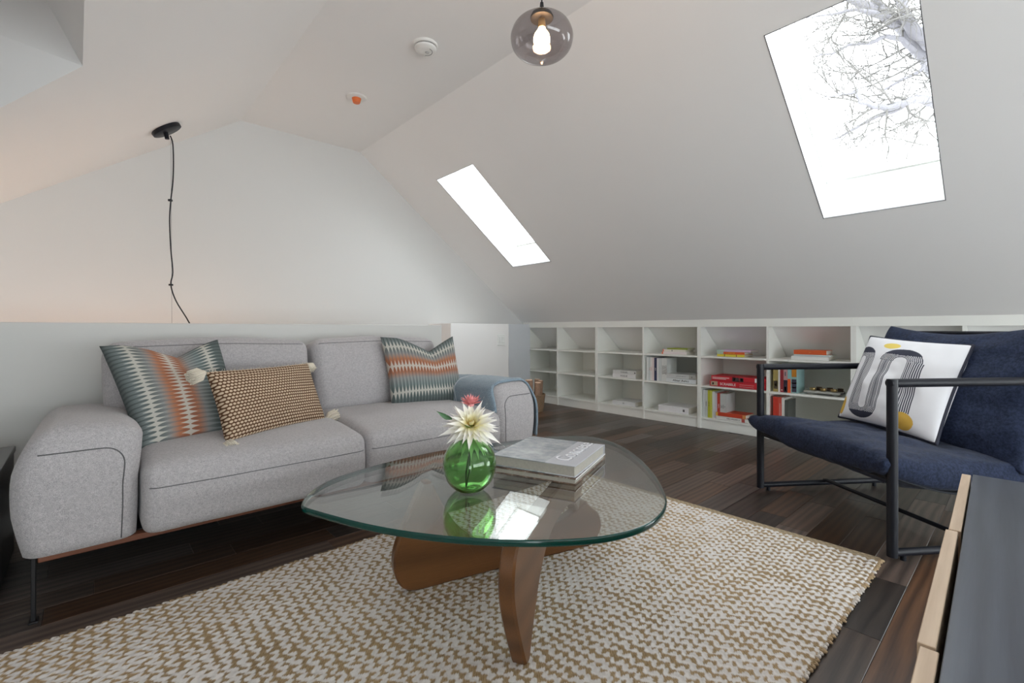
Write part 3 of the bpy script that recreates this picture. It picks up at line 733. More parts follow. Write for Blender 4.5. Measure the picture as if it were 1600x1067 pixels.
tan = np.clip((.76-d-.54*(1-blob)+.42*(fieldn(.020,.020)-.5)+.30*(med-.5)+.25*(fieldn(.16,.16)-.5))/.12, 0, 1)
twist = .5+.5*np.sin((X*1.0+Y*1.3)/.0042*np.pi)
H = .0060*(1-d**2*.2)+.0022*np.abs(np.sin(np.pi*(ph)))+.0015*np.abs(np.sin(np.pi*yw/PY*2))-.0018*tan+.0010*twist*(.4+tan)+.0008*fine
cream = np.stack([.80+.10*fine, .765+.10*fine, .74+.10*fine], -1)
tc = np.stack([.40+.16*twist-.14*fine, .285+.12*twist-.11*fine, .155+.08*twist-.07*fine], -1)*(.85+.35*big)[..., None]
colr = cream*(1-tan[..., None])+tc*tan[..., None]
hem = (X > RX1-.045)
colr[hem] = (np.stack([.40+.06*fine, .31+.05*fine, .20+.04*fine], -1)*(0.8+.3*(np.sin(Y/.004)*np.sin(X/.004) > 0))[..., None])[hem]
H = np.where(hem, .006+.0008*fine, H)
H = H+.0035; edge = np.minimum(np.minimum((X-RX0), (RX1-X)), np.minimum(Y-RY0, RY1-Y)); H = np.where(edge < .002, .001, H)
Xj = X+np.where(X > RX1-.01, .004*(fieldn(.09,.09)-.5)*2, 0)
V = np.stack([Xj-RX0, Y-RY0, H], -1).reshape(-1, 3).astype(np.float32)
idx = np.arange(nx*ny).reshape(ny, nx)
Fq = np.stack([idx[:-1,:-1], idx[:-1,1:], idx[1:,1:], idx[1:,:-1]], -1).reshape(-1, 4).astype(np.int32)
me = bpy.data.meshes.new('rug'); me.vertices.add(len(V)); me.vertices.foreach_set('co', V.ravel())
me.loops.add(Fq.size); me.loops.foreach_set('vertex_index', Fq.ravel()); me.polygons.add(len(Fq))
me.polygons.foreach_set('loop_start', np.arange(0, Fq.size, 4, dtype=np.int32)); me.polygons.foreach_set('loop_total', np.full(len(Fq), 4, dtype=np.int32))
me.update(); me.validate()
ca = me.color_attributes.new('weave', 'FLOAT_COLOR', 'POINT'); ca.data.foreach_set('color', np.concatenate([colr, np.ones((ny, nx, 1))], -1).reshape(-1).astype(np.float32))
m = N('jute_and_cotton_weave'); at_ = m.n('ShaderNodeAttribute'); at_.attribute_name = 'weave'
hf = m.noise(m.coord(scale=(1,1,1)), 900, 2)
m.set(m.mix(m.math('MULTIPLY', hf, .28), at_.outputs['Color'], (.22,.19,.15)), .95); m.b.inputs['Specular IOR Level'].default_value = .1
cl = at_.outputs['Color']; m.bump(hf, .6, .002); me.materials.append(m.m)
rug = link('woven_rug', None, None, 'cream and tan flat-woven jute rug with zigzag weave on the dark floor', 'rug'); rug.location = (RX0, RY0, .0005)
link('woven_field', me, rug, kind='stuff')
JUTE = plain('jute_cord', (.40,.29,.17), .95, var=.3, scale=60); COT = plain('cotton_cord', (.62,.57,.52), .95, var=.2, scale=60)
lo = MB(); lo2 = MB()
for k in range(int((RX1-RX0)/.0195)):
    for yy in (0, RY1-RY0):
        x = .01+k*.0195; s_ = -1 if yy == 0 else 1; e = random.uniform(.003, .011)
        (lo if random.random() < .55 else lo2).tube([(x-.007, yy-s_*.006, .007), (x-.006, yy+s_*e*.6, .009), (x, yy+s_*e, .007), (x+.007, yy+s_*e*.5, .006), (x+.008, yy-s_*.006, .006)], random.uniform(.0035,.0055), 5)
lo.build('edge_loops', JUTE, rug, 'all', kind='stuff'); lo2.build('edge_loops', COT, rug, 'all', kind='stuff')

# ------------------------------------------------------------------ SOFA
def fabric(name, c1, c2, scale=260, bump=.5, dist=.0012, rough=.95):
    m = N(name); v = m.coord(); a = m.noise(v, scale, 2, .7); b = m.noise(v, scale*.22, 2, .6)
    f = m.ramp(m.math('ADD', m.math('MULTIPLY', a, .75), m.math('MULTIPLY', b, .25)), [(.32, c1), (.64, c2)])
    m.set(f, rough); m.b.inputs['Specular IOR Level'].default_value = .15; m.b.inputs['Sheen Weight'].default_value = .25; m.b.inputs['Sheen Roughness'].default_value = .5
    m.bump(a, bump, dist); return m.m
GREYF = fabric('heather_grey_fabric', (.255,.245,.255), (.56,.54,.55), 480, .4)
SEAM = plain('grey_seam', (.12,.12,.125), .9)
sofa = thing('sofa', 'two-seat heather grey fabric sofa with rounded arms and a thin walnut base rail', 'sofa', (.98, 2.6, 0))
SO = Vector((.98, 2.6, 0))
def sp(name, mb, mat, smooth='all', mm=None):
    return link(name, mb.mesh(name, mat, smooth), sofa, m=(Matrix.Translation(-SO) @ (mm or Matrix())))
def arm(side):
    def warp(o, p):
        o.z -= max(0, o.z-.0)*.20
        z = (o.z+.2)/.4
        out = side
        k = math.sin(max(0, min(1, z*.95+.02))*math.pi)*.014 - (1-min(1, max(0, z)/.3))*.016 - max(0, (z-.62)/.38)**1.6*.050
        wq = max(-1, min(1, o.x*out/.15))
        if wq > 0: o.x += out*k*wq
        else: o.x += out*(.016*max(0, (z-.5)/.5)**.7*(1-.3*max(0, (z-.93)/.07)) - .006*(1-min(1, max(0, z)/.3)))*wq
        o.z -= max(0, -wq)**2*max(0, (z-.6)/.4)*.016     # inner side slopes down
        o.z -= .035*max(0, (o.y+.48)/.96)*max(0, (z-.5)/.5)
        if o.y < 0: o.y += .02*max(0, (z-.6)/.4)**1.5*1.0
        return o
    def warp2(o, p):
        o = warp(o, p); o.z = max(o.z, -.203); return o
    A_ = ((.156, .48, .262), .060, (0, .01, .010), warp2, .003, side*3)
    cxm = -.022 if side < 0 else 1.982
    M_ = Matrix.Translation((cxm, 2.615, .418))
    sp('armrest', softbox(A_[0], A_[1], 20, *A_[2:]), GREYF, 'all', M_)
    sf = sb_surface(A_[0], A_[1], A_[2], warp2, A_[4], A_[5])
    pts = []; X0 = .70*side; rc_ = .34
    for x in np.linspace(X0, -side*(.70-rc_), 14): pts.append((x, .60))
    for a in np.linspace(0, math.pi/2, 9)[1:]: pts.append((-side*(.70-rc_+rc_*math.sin(a)), .60-rc_*.9*(1-math.cos(a))))
    for z in np.linspace(.60-rc_*.9, -.75, 16)[1:]: pts.append((-side*.70, z))
    sp('arm_seam', MB().tube([M_ @ (sf(Vector((x, -1, z)))+Vector((0,-.0004,0))) for x, z in pts], .0020, 6), SEAM)
    return sf, M_
arm(-1); ARMF, ARMM = arm(1)
for k, xc in enumerate((.560, 1.402)):
    def warp(o, p):
        if o.z > 0:
            o.z -= min(1, o.z/.10)*(.018 + .026*max(0, (-o.y-.05)/.33)**1.5)
        if o.y < -.2: o.y -= .012*(1-abs(o.z)/.13)
        return o
    M_ = Matrix.Translation((xc, 2.470, .338))
    def warp2(o, p):
        o.z += .012; o = warp(o, p); o.z = max(o.z, -.122); return o
    M_ = Matrix.Translation((xc, 2.470, .338)); A_ = ((.421, .365, .150), .050, (.0, .006, .016), warp2, .003, k*7)
    sp('seat_cushion', softbox(A_[0], A_[1], 22, *A_[2:]), GREYF, 'all', M_)
    sf = sb_surface(*A_)
    sp('seat_seam', MB().tube([M_ @ sf(Vector((x, -1, .42))) for x in np.linspace(-.97, .97, 40)], .0017, 6), SEAM)
for k, (xc, hw) in enumerate(((.500, .462), (1.408, .432))):
    def warp(o, p, k=k):
        z = (o.z+.235)/.47
        o.y += .02*math.sin(z*math.pi)*(-1)*(1 if o.y < 0 else 0)
        o.x *= 1-.035*(1-z) - .03*max(0, z-.85)/.15
        o.z += .010*math.cos(o.x/.43*math.pi)*max(0, z-.5)
        w = mn.noise(Vector((o.x*2.5+k*9, o.z*9, 3)))*.008+mn.noise(Vector((o.x*14, o.z*22+k*4, 1)))*.0045*max(0, abs(o.x)/.43-.45)
        if o.y < 0: o.y += w
        return o
    M_ = Matrix.Translation((xc, 2.915, .662)) @ Matrix.Rotation(math.radians(-10), 4, 'X')
    A_ = ((hw, .105, .228), .058, (0, .028, .012), warp, .003, k*11+2)
    sp('back_cushion', softbox(A_[0], A_[1], 26, *A_[2:]), GREYF, 'all', M_)
    sf = sb_surface(*A_)
    sp('back_seam', MB().tube([M_ @ sf(Vector((x, -1, .86))) for x in np.linspace(-.94, .94, 44)], .0018, 6), SEAM)
sp('back_frame', softbox((.93, .05, .24), .04, 10), GREYF, 'all', Matrix.Translation((.98, 3.085, .47)))
sp('base_rail', MB().box((-.125, 2.155, .192), (2.085, 2.20, .214), bev=.003).box((-.125, 3.02, .192), (2.085, 3.06, .214), bev=.003).box((-.125, 2.19, .192), (-.08, 3.03, .214), bev=.003).box((2.04, 2.19, .192), (2.085, 3.03, .214), bev=.003), BEAM, False)
sp('under_panel', MB().box((-.08, 2.2, .2), (2.04, 3.02, .216)), BLACKLAM, False)
for x, y in ((-.135, 2.17), (2.095, 2.17), (-.135, 3.03), (2.095, 3.03)):
    sp('leg', MB().box((x-.006, y-.014, .008), (x+.006, y+.014, .212), bev=.002).box((x-.012, y-.02, 0), (x+.012, y+.02, .008), bev=.002), DARKM, False)

# blue throw over right arm
m = N('blue_wool'); v = m.coord('UV'); sx = m.n('ShaderNodeSeparateXYZ'); m.l(v, sx.inputs[0])
a = m.noise(m.coord(), 240, 2, .7)
base = m.ramp(a, [(.3, (.13,.185,.24)), (.7, (.31,.40,.47))])
st = None
for c_ in (.66, .70, .74):
    q = m.math('LESS_THAN', m.math('ABSOLUTE', m.math('SUBTRACT', sx.outputs[1], c_)), .008); st = q if st is None else m.math('ADD', st, q, clamp=True)
m.set(m.mix(m.math('MULTIPLY', st, .8), base, (.62,.68,.72)), .95); m.b.inputs['Sheen Weight'].default_value = .3; m.bump(a, .6, .002); THROW = m.m
def throw_pt(s, yv, off=0.0):
    """point on the armrest surface (inner side, over the top, down the outside), pushed outward"""
    def P_(s, yv):
        py = -.955 + yv*1.22 + .03*math.sin(s*6)*.5
        t = s*5.2
        if t < 1.1: p = Vector((-1, py, .15+t/1.1*.85))
        elif t < 3.1: p = Vector((-1+(t-1.1), py, 1))
        else: p = Vector((1, py, 1-(t-3.1)/2.1*1.55))
        return ARMM @ ARMF(p)
    e = .01
    a = P_(s, yv); ds = P_(min(1, s+e), yv)-P_(max(0, s-e), yv); dy = P_(s, min(1, yv+e))-P_(s, max(0, yv-e))
    n_ = dy.cross(ds).normalized()
    if n_.dot(a-Vector((1.98, a.y, .42))) < 0: n_ = -n_
    hang = max(0, (s-.66)/.34)
    w = mn.noise(Vector((s*7, yv*6, 2)))*.004+mn.noise(Vector((s*16, yv*15, 5)))*.002
    return a+n_*(off+w+hang*(.018+.014*math.sin(yv*17)))
def sheet(fn, nu, nv, th, mat, name, parent, m_):
    A = MB(); A.grid(lambda u, w: fn(u, w), nu, nv)
    me = A.mesh(name, mat, 'all'); uvl = me.uv_layers.new(name='UVMap')
    uvv = [(i/nu, j/nv) for j in range(nv+1) for i in range(nu+1)]
    vi = np.empty(len(me.loops), dtype=np.int32); me.loops.foreach_get('vertex_index', vi)
    uvl.data.foreach_set('uv', np.array(uvv, dtype=np.float32)[vi].ravel())
    o = link(name, me, parent, m=m_); s_ = o.modifiers.new('thickness', 'SOLIDIFY'); s_.thickness = th; s_.offset = 0
    return o
th = thing('throw_blanket', 'dusty blue wool throw with thin white stripes draped over the right sofa arm', 'blanket', (2.0, 2.5, .6))
sheet(lambda u, w: throw_pt(u, w, .010), 70, 40, .013, THROW, 'throw_cloth', th, Matrix.Translation((-2.0, -2.5, -.6)))
fr = MB()
for k in range(46):
    p = throw_pt(1.0, k/45, .010)-Vector((2.0, 2.5, .6)); fr.tube([p, p+Vector((random.uniform(-.004,.004), random.uniform(-.004,.004), -.014))], .0016, 4)
fr.build('fringe', THROW, th, kind='stuff')

# patterned pillows -------------------------------------------------
def flame(vertical):
    m = N('flame_stitch_' + ('rows' if not vertical else 'columns')); uv = m.coord('UV'); s = m.n('ShaderNodeSeparateXYZ'); m.l(uv, s.inputs[0])
    U, V_ = (s.outputs[0], s.outputs[1]) if not vertical else (s.outputs[1], m.math('SUBTRACT', 1.0, s.outputs[0]))
    # V: 1 top -> t = 1-V
    T = m.math('SUBTRACT', 1.0, V_); NN = 24 if not vertical else 25
    tr_ = m.math('PINGPONG', m.math('MULTIPLY', U, float(NN)), .5); tr_ = m.math('MULTIPLY', tr_, 2.0)     # 0..1 saw
    base = m.ramp(T, [(0, (.10,.12,.12)), (.10, (.22,.26,.26)), (.24, (.30,.31,.30)), (.33, (.44,.17,.08)), (.44, (.48,.19,.09)), (.52, (.42,.17,.09)), (.60, (.30,.30,.29)), (.70, (.27,.33,.33)), (.80, (.13,.17,.17)), (1, (.11,.13,.13))])
    darkc = m.ramp(T, [(0, (.055,.075,.075)), (.15, (.06,.085,.085)), (.28, (.20,.20,.20)), (.36, (.26,.09,.05)), (.5, (.25,.09,.05)), (.6, (.17,.19,.19)), (.75, (.06,.09,.09)), (1, (.05,.07,.07))])
    tooth = m.math('GREATER_THAN', tr_, m.math('MULTIPLY_ADD', m.math('SINE', m.math('MULTIPLY', T, 25.0)), .18, .52))
    col = m.mix(m.math('MULTIPLY', tooth, .75), base, darkc)
    w = None
    for c0, h in ((.15, .075), (.43, .080), (.80, .085)):
        d_ = m.math('ABSOLUTE', m.math('SUBTRACT', T, c0))
        lim = m.math('MULTIPLY_ADD', m.math('POWER', m.math('SUBTRACT', 1.0, tr_), 1.6), h, .006)
        q = m.math('LESS_THAN', d_, lim); w = q if w is None else m.math('ADD', w, q, clamp=True)
    col = m.mix(m.math('MULTIPLY', w, .85), col, (.60,.58,.52))
    nz_ = m.noise(m.coord(), 420, 2); col = m.mix(m.math('MULTIPLY', nz_, .25), col, (.18,.18,.17))
    m.set(col, .9); m.b.inputs['Specular IOR Level'].default_value = .15; m.bump(nz_, .4, .001); return m.m
def scatter(name, label, C, thick, mat, n=44, **k):
    r = thing(name, label, 'pillow', tuple((Vector(C[0])+Vector(C[1]))/2))
    o = r.location.copy(); CC = [Vector(c)-o for c in C]
    mb, uv = pillow(CC, thick, n, **k); pillow_obj('cover', mb, uv, mat, r); return r, CC
CREAM = plain('cream_piping', (.60,.58,.50), .9)
def edge_pts(mb, n, s0):
    w = n+1
    b = [mb.v[i] for i in range(w)] + [mb.v[j*w+n] for j in range(1, w)] + [mb.v[n*w+i] for i in range(n-1, -1, -1)] + [mb.v[j*w] for j in range(n-1, 0, -1)]
    return [Vector(p) for p in b]
CL = [(.150,2.40,.462), (.555,2.50,.462), (.478,2.735,.900), (.030,2.665,.880)]
r, CC = scatter('patterned_cushion', 'square teal, grey and rust flame-stitch cushion leaning at the left end of the sofa', CL, .17, flame(True), chop=.30, chopx=.12, pinch=.05, seed=1)
CR = [(1.395,2.66,.452), (1.895,2.585,.458), (1.880,2.70,.908), (1.375,2.775,.903)]
r2, CC2 = scatter('patterned_cushion', 'square flame-stitch cushion with horizontal rust and grey bands at the right end of the sofa', CR, .17, flame(False), chop=.42, chopx=.22, pinch=.05, seed=4)
# knitted lumbar
m = N('knotted_knit'); uv = m.coord('UV'); s = m.n('ShaderNodeSeparateXYZ'); m.l(uv, s.inputs[0])
gy_ = m.math('MULTIPLY', s.outputs[1], 22.0); rowi = m.math('FLOOR', gy_); gx_ = m.math('ADD', m.math('MULTIPLY', s.outputs[0], 36.0), m.math('MULTIPLY', m.math('MODULO', rowi, 2.0), .5))
dx = m.math('MULTIPLY', m.math('SUBTRACT', m.math('FRACT', gx_), .5), 1.0); dy = m.math('SUBTRACT', m.math('FRACT', gy_), .5)
dd = m.math('SQRT', m.math('ADD', m.math('POWER', dx, 2.0), m.math('POWER', m.math('MULTIPLY', dy, 1.15), 2.0)))
kf = m.math('SMOOTHSTEP' if False else 'SUBTRACT', .46, dd); kf = m.math('MULTIPLY', kf, 9.0, clamp=True)
m.set(m.mix(kf, (.13,.065,.035), (.66,.52,.38)), .95); m.b.inputs['Specular IOR Level'].default_value = .1
m.bump(m.math('SUBTRACT', 1.0, m.math('MULTIPLY', dd, 1.6)), .9, .006); KNIT = m.m
CM = [(.425,2.265,.472), (.925,2.505,.472), (.872,2.62,.768), (.372,2.375,.768)]
r3, CC3 = scatter('lumbar_cushion', 'tan and cream knotted-knit lumbar cushion with corner tassels in the middle of the left seat', CM, .15, KNIT, pinch=.06, q=.35, seed=8)
TAS = plain('cream_tassel', (.68,.62,.52), .95, var=.15, scale=200)
def tassel(p, d, L, parent):
    t = MB(); d = Vector(d).normalized(); a = d.orthogonal().normalized(); b = d.cross(a); rr = random.Random(hash(round(p[0]*100)))
    P = Vector(p)
    for i in range(70):
        an = i*2.4; rad = math.sqrt((i+.5)/70)*.030
        e = P+d*L*rr.uniform(.85,1.05)+(a*math.cos(an)+b*math.sin(an))*rad
        mid = P+d*L*.45+(a*math.cos(an)+b*math.sin(an))*rad*.95
        t.tube([P, P+d*L*.15+(a*math.cos(an)+b*math.sin(an))*.008, mid, e], [.003,.0035,.004,.003], 4)
    o = t.build('tassel', TAS, parent, 'all'); MB().tube([P+d*L*.12, P+d*L*.18], .013, 10).build('tassel_knot', TAS, o, True)
tassel(CC3[3], (-.75,-.35,-.25), .075, r3); tassel(CC3[0], (.15,-.8,-.15), .07, r3); tassel(CC3[1], (.8,.1,.25), .075, r3); tassel(CC3[2], (.4,.2,-.6), .05, r3)
fz = MB(); rr = random.Random(4)
for (A_, B_) in ((CC3[1], CC3[2]), (CC3[3], CC3[2])):
    for i in range(70):
        p = A_.lerp(B_, i/69); mid = (CC3[0]+CC3[1]+CC3[2]+CC3[3])/4; p = p+(mid-p)*.045*(1-(2*i/69-1)**2)
        fz.tube([p, p+Vector((rr.uniform(-.5,.9), rr.uniform(-.6,.6), rr.uniform(-.3,1))).normalized()*.011], .0011, 3)
fz.build('edge_fuzz', TAS, r3, kind='stuff')

# ------------------------------------------------------------------ black side table
st = thing('side_table', 'black side cabinet beside the left sofa arm at the edge of the frame', 'side table', (-.47, 2.62, 0))
MB().box((-.24,-.235,.44), (.24,.235,.462), bev=.002).build('table_top', plain('dark_grey_top', (.10,.102,.105), .4), st)
for x in (-.235, .215): MB().box((x,-.23,.03), (x+.02,.23,.44)).build('side_panel', BLACKLAM, st)
MB().box((-.215,.21,.05), (.215,.225,.44)).build('back_panel', BLACKLAM, st)
MB().box((-.215,-.22,.05), (.215,.21,.07)).build('bottom_panel', BLACKLAM, st)
MB().box((-.213,-.228,.075), (.213,-.21,.436), bev=.001).build('door', BLACKLAM, st)
for x in (-.2, .2):
    for y in (-.2, .2): MB().box((x-.015,y-.015,0), (x+.015,y+.015,.03)).build('foot', BLACKLAM, st)

# ------------------------------------------------------------------ coffee table
GZ0, GZ1 = .392, .411
out = [(.482,1.478),(.488,1.515),(.53,1.591),(.626,1.679),(.769,1.734),(1.007,1.765),(1.20,1.760),(1.458,1.706),(1.66,1.648),(1.795,1.588),(1.873,1.50),(1.885,1.43),(1.845,1.285),(1.715,1.098),(1.55,.922),(1.41,.805),(1.321,.752),(1.236,.722),(1.136,.709),(1.024,.732),(.929,.783),(.838,.855),(.735,.962),(.632,1.107),(.557,1.258),(.505,1.404)]
out = out[::-1]   # ccw?
sm_ = []
n_ = len(out)
for i in range(n_):
    p0, p1, p2, p3 = [Vector(out[(i+j) % n_]) for j in (-1,0,1,2)]
    for k in range(5):
        t = k/5; sm_.append(.5*((2*p1)+(p2-p0)*t+(2*p0-5*p1+4*p2-p3)*t*t+(3*p1-p0-3*p2+p3)*t**3))
for _ in range(4): sm_ = [(sm_[i-1]+sm_[i]*2+sm_[(i+1) % len(sm_)])/4 for i in range(len(sm_))]
TC = Vector((1.2, 1.25, 0)); sm_ = [p-TC.xy for p in sm_]
ar = sum(sm_[i].x*sm_[(i+1) % len(sm_)].y-sm_[(i+1) % len(sm_)].x*sm_[i].y for i in range(len(sm_)))
if ar < 0: sm_ = sm_[::-1]
ct = thing('coffee_table', 'rounded triangular glass coffee table on a sculpted walnut base standing on the rug', 'coffee table', tuple(TC))
TGLASS = glassmat('clear_table_glass', (.94,.965,.95), 0, .22, 1.0)
m = N('green_glass_edge'); m.set((.002,.050,.040), .12); m.b.inputs['Specular IOR Level'].default_value = .5; m.b.inputs['Coat Weight'].default_value = .1; GEDGE = m.m
def ring(ins, z):
    L = len(sm_); o_ = []
    for i in range(L):
        t = (sm_[(i+1) % L]-sm_[i-1]).normalized(); n2 = Vector((-t.y, t.x)); q = sm_[i]+n2*ins; o_.append((q.x, q.y, z))
    return o_
L = len(sm_)
tb = MB(); a = ring(.004, GZ0); b = ring(.004, GZ1); tb.v = a+b; tb.f = [tuple(range(L))[::-1], tuple(range(L, 2*L))]
gt = tb.build('glass_top', TGLASS, ct)
lay = [ring(.004, GZ0), ring(.0015, GZ0+.001), ring(0, GZ0+.004), ring(0, GZ1-.004), ring(.0015, GZ1-.001), ring(.004, GZ1)]
eb = MB(); eb.v = [p for l_ in lay for p in l_]; eb.f = [(i*L+k, i*L+(k+1) % L, (i+1)*L+(k+1) % L, (i+1)*L+k) for i in range(5) for k in range(L)]
eb.build('polished_edge', GEDGE, gt, 'all', label='dark green polished glass edge')
# base members: profile (s, z) with the long edge at z=0
pr = [(-.035,.0),(.10,.0),(.40,.0),(.70,.0),(.750,.008),(.785,.045),(.795,.085),(.778,.130),(.745,.160),(.720,.185),(.708,.198),(.690,.200),(.665,.180),(.625,.152),(.54,.126),(.42,.112),(.30,.112),(.205,.138),(.130,.195),(.082,.262),(.050,.320),(.030,.362),(.022,.380),(.014,.3845),(-.004,.3845),(-.013,.378),(-.036,.335),(-.070,.265),(-.100,.195),(-.117,.130),(-.112,.070),(-.088,.024)]
n_ = len(pr); prs = []
for i in range(n_):
    p0, p1, p2, p3 = [Vector(pr[(i+j) % n_]) for j in (-1,0,1,2)]
    for k in range(4):
        t = k/4; prs.append(.5*((2*p1)+(p2-p0)*t+(2*p0-5*p1+4*p2-p3)*t*t+(3*p1-p0-3*p2+p3)*t**3))
def member(p, q, flip, thick=.046):
    p = Vector(p); q = Vector(q); u = (q-p).normalized(); wv = Vector((-u.y, u.x))
    z0 = .012
    if not flip: M_ = Matrix(((u.x, 0, wv.x, p.x), (u.y, 0, wv.y, p.y), (0, 1, 0, z0), (0,0,0,1)))
    else: M_ = Matrix(((u.x, 0, -wv.x, p.x), (u.y, 0, -wv.y, p.y), (0, -1, 0, GZ0-.0005), (0,0,0,1)))
    M_ = Matrix.Translation(-TC) @ M_
    poly = [(a.x, a.y) for a in prs]
    area = sum(poly[i][0]*poly[(i+1) % len(poly)][1]-poly[(i+1) % len(poly)][0]*poly[i][1] for i in range(len(poly)))
    if area < 0: poly = poly[::-1]
    b = MB().prism(poly, -thick/2, thick/2, bev=.006)
    me = b.mesh('walnut_leg', WALNUT, True); link('walnut_leg', me, ct, m=M_)
member((.912,1.488), (1.560,1.318), False)
member((.905,.968), (1.560,1.318), True)
link('pivot_rod', MB().tube([(1.560-1.2, 1.318-1.25, .17), (1.560-1.2, 1.318-1.25, .235)], .010, 12).mesh('pivot_rod', STEEL, True), ct)

# vase + flowers
VG = N('green_blown_glass'); VG.set((.46,.76,.38), .0); VG.b.inputs['Transmission Weight'].default_value = 1; VG.b.inputs['IOR'].default_value = 1.45
vx, vy, vz = .948, 1.262, GZ1+.0005
ve = thing('vase', 'round green glass bottle vase standing on the glass table', 'vase', (vx, vy, vz))
po = dens([(.0,.0),(.030,.0),(.052,.008),(.076,.035),(.0885,.075),(.087,.108),(.073,.142),(.048,.166),(.027,.180),(.021,.195),(.022,.212),(.026,.222)], 4)
pi_ = dens([(.023,.221),(.018,.208),(.017,.194),(.023,.178),(.045,.162),(.069,.139),(.083,.107),(.0845,.076),(.072,.038),(.050,.014),(.030,.008),(0,.012)], 4)
MB().lathe(po+pi_, 48).build('glass_body', VG.m, ve, 'all')
STEM = plain('green_stem', (.03,.07,.02), .6); STEMD = plain('dark_stem', (.02,.03,.012), .6)
def petal_mesh(L_, Wd, curl, mat, name='petal', cup=.3):
    b = MB(); nl, nw = 7, 4
    def fn(u, w):
        t = w; wid = Wd*(math.sin(min(1, t*1.15+.12)*math.pi)**.7 if t < .97 else 0.02)*(1-.3*t)
        x = (u-.5)*wid; z = curl*t*t*L_ + cup*abs(u-.5)*wid*1.4
        return (x, t*L_, z)
    b.grid(fn, nw, nl)
    # second skin for thickness
    o = len(b.v); nv = len(b.v); b.v += [(x, y, z-.0006) for x, y, z in b.v]; b.f += [tuple(i+o for i in q[::-1]) for q in list(b.f)]
    me = b.mesh(name, mat, 'all'); return me
def flower(name, label, head, axis, rows, mat_c, center_mat, vase_pts, stem_mat):
    r = thing(name, label, 'flower', tuple(head)); ax = Vector(axis).normalized(); X_ = ax.orthogonal().normalized(); Y_ = ax.cross(X_); rr = random.Random(len(label))
    for me_, count, elev, dz, j in rows:
        for i in range(count):
            an = 2*math.pi*(i+rr.random()*.5)/count; el = math.radians(elev+rr.uniform(-j, j))
            rad = X_*math.cos(an)+Y_*math.sin(an); yd = rad*math.cos(el)+ax*math.sin(el); xd = rad.cross(ax).normalized(); zd = xd.cross(yd)
            M_ = Matrix((xd, yd, zd)).transposed().to_4x4(); s_ = rr.uniform(.86, 1.1); M_ = Matrix.Translation(ax*dz+rad*.006) @ M_ @ Matrix.Scale(s_, 4)
            link('petal', me_, r, m=M_)
    MB().lathe([(0,-.012),(.010,-.010),(.013,0),(.009,.009),(0,.012)], 12, frame((0,0,0), X_, Y_)).build('flower_centre', center_mat, r, True)
    MB().tube([Vector(p)-Vector(head) for p in vase_pts], .0028, 8).build('stem', stem_mat, r, True)
    return r
m = N('cream_petal'); s = m.n('ShaderNodeSeparateXYZ'); m.l(m.coord('Object'), s.inputs[0]); f = m.math('MULTIPLY', s.outputs[1], 16.0, clamp=True)
m.set(m.ramp(f, [(0, (.75,.52,.08)), (.25, (.82,.74,.34)), (.6, (.86,.83,.66)), (1, (.86,.84,.79))]), .6); m.b.inputs['Subsurface Weight'].default_value = .0; CP = m.m
PINKP = plain('pink_petal', (.84,.33,.33), .6, var=.25, scale=60)
pl1 = petal_mesh(.118, .024, -.20, CP); pl2 = petal_mesh(.098, .022, -.05, CP); pl3 = petal_mesh(.066, .018, .15, CP); pl4 = petal_mesh(.040, .012, .3, CP)
hd = Vector((vx+.004, vy-.004, .627))
fl = flower('dahlia', 'large cream white spiky dahlia bloom in the green vase', hd, (-.42,-.58,.62), [(pl1, 18, -28, -.004, 12), (pl1, 18, -8, 0, 10), (pl2, 18, 12, .002, 10), (pl2, 14, 32, .004, 10), (pl3, 10, 52, .006, 10), (pl4, 8, 68, .008, 10)], None, plain('yellow_centre', (.75,.45,.06), .7), [hd, hd+Vector((.0,.004,-.05)), (vx+.004,vy,.56), (vx-.012,vy+.004,.47), (vx-.018,vy-.004,.424)], STEMD)
pp1 = petal_mesh(.040, .010, .25, PINKP); pp2 = petal_mesh(.030, .008, .3, PINKP)
hp = Vector((vx+.010, vy+.008, .700))
flower('pink_chrysanthemum', 'small coral pink bloom rising above the cream dahlia', hp, (-.1,-.25,.95), [(pp1, 14, 12, 0, 8), (pp1, 12, 32, .001, 8), (pp2, 10, 52, .003, 8), (pp2, 7, 72, .005, 8)], None, PINKP, [hp, (vx+.008,vy+.006,.63), (vx+.006,vy+.004,.56), (vx+.0,vy+.002,.47), (vx-.010,vy+.006,.424)], STEM)
lf = thing('leaf_sprig', 'single small green leaf sprig behind the dahlia on the left', 'leaf', (vx-.0, vy+.006, .60))
lm = petal_mesh(.07, .020, -.1, plain('green_leaf', (.10,.22,.10), .5), 'leaf_blade')
link('leaf_blade', lm, lf, m=Matrix.Translation((-.035,.05,.045)) @ frame((0,0,0), (.3,-.5,.8), (-.8,.35,.35)))
MB().tube([(0,0,-.03), (-.012,.03,.02), (-.035,.05,.045)], .0018, 6).build('stem', STEM, lf)

# books on the table
bu = Vector((.9395, .3425, 0)); bz = Matrix.Translation((1.252, 1.059, 0))
ang = math.atan2(.120, .329)
def tablebook(label, org, W_, D_, z, T, mats, rz=0):
    r = thing('coffee_table_book', label, 'book', m=Matrix.Translation((org[0], org[1], z)) @ Matrix.Rotation(ang+rz, 4, 'Z'))
    return r
m = N('city_photo_cover'); v = m.coord('Object'); s = m.n('ShaderNodeSeparateXYZ'); m.l(v, s.inputs[0])
n1 = m.noise(v, 14, 6, .7); n2 = m.noise(m.coord('Object', (90,8,1)), 1, 3)
cph = m.ramp(m.math('ADD', m.math('MULTIPLY', n1, .7), m.math('MULTIPLY', n2, .3)), [(.32, (.20,.225,.25)), (.5, (.38,.41,.44)), (.66, (.64,.66,.68))])
edge_ = m.math('LESS_THAN', s.outputs[1], .115); cover_c = m.mix(edge_, cph, (.56,.57,.62))
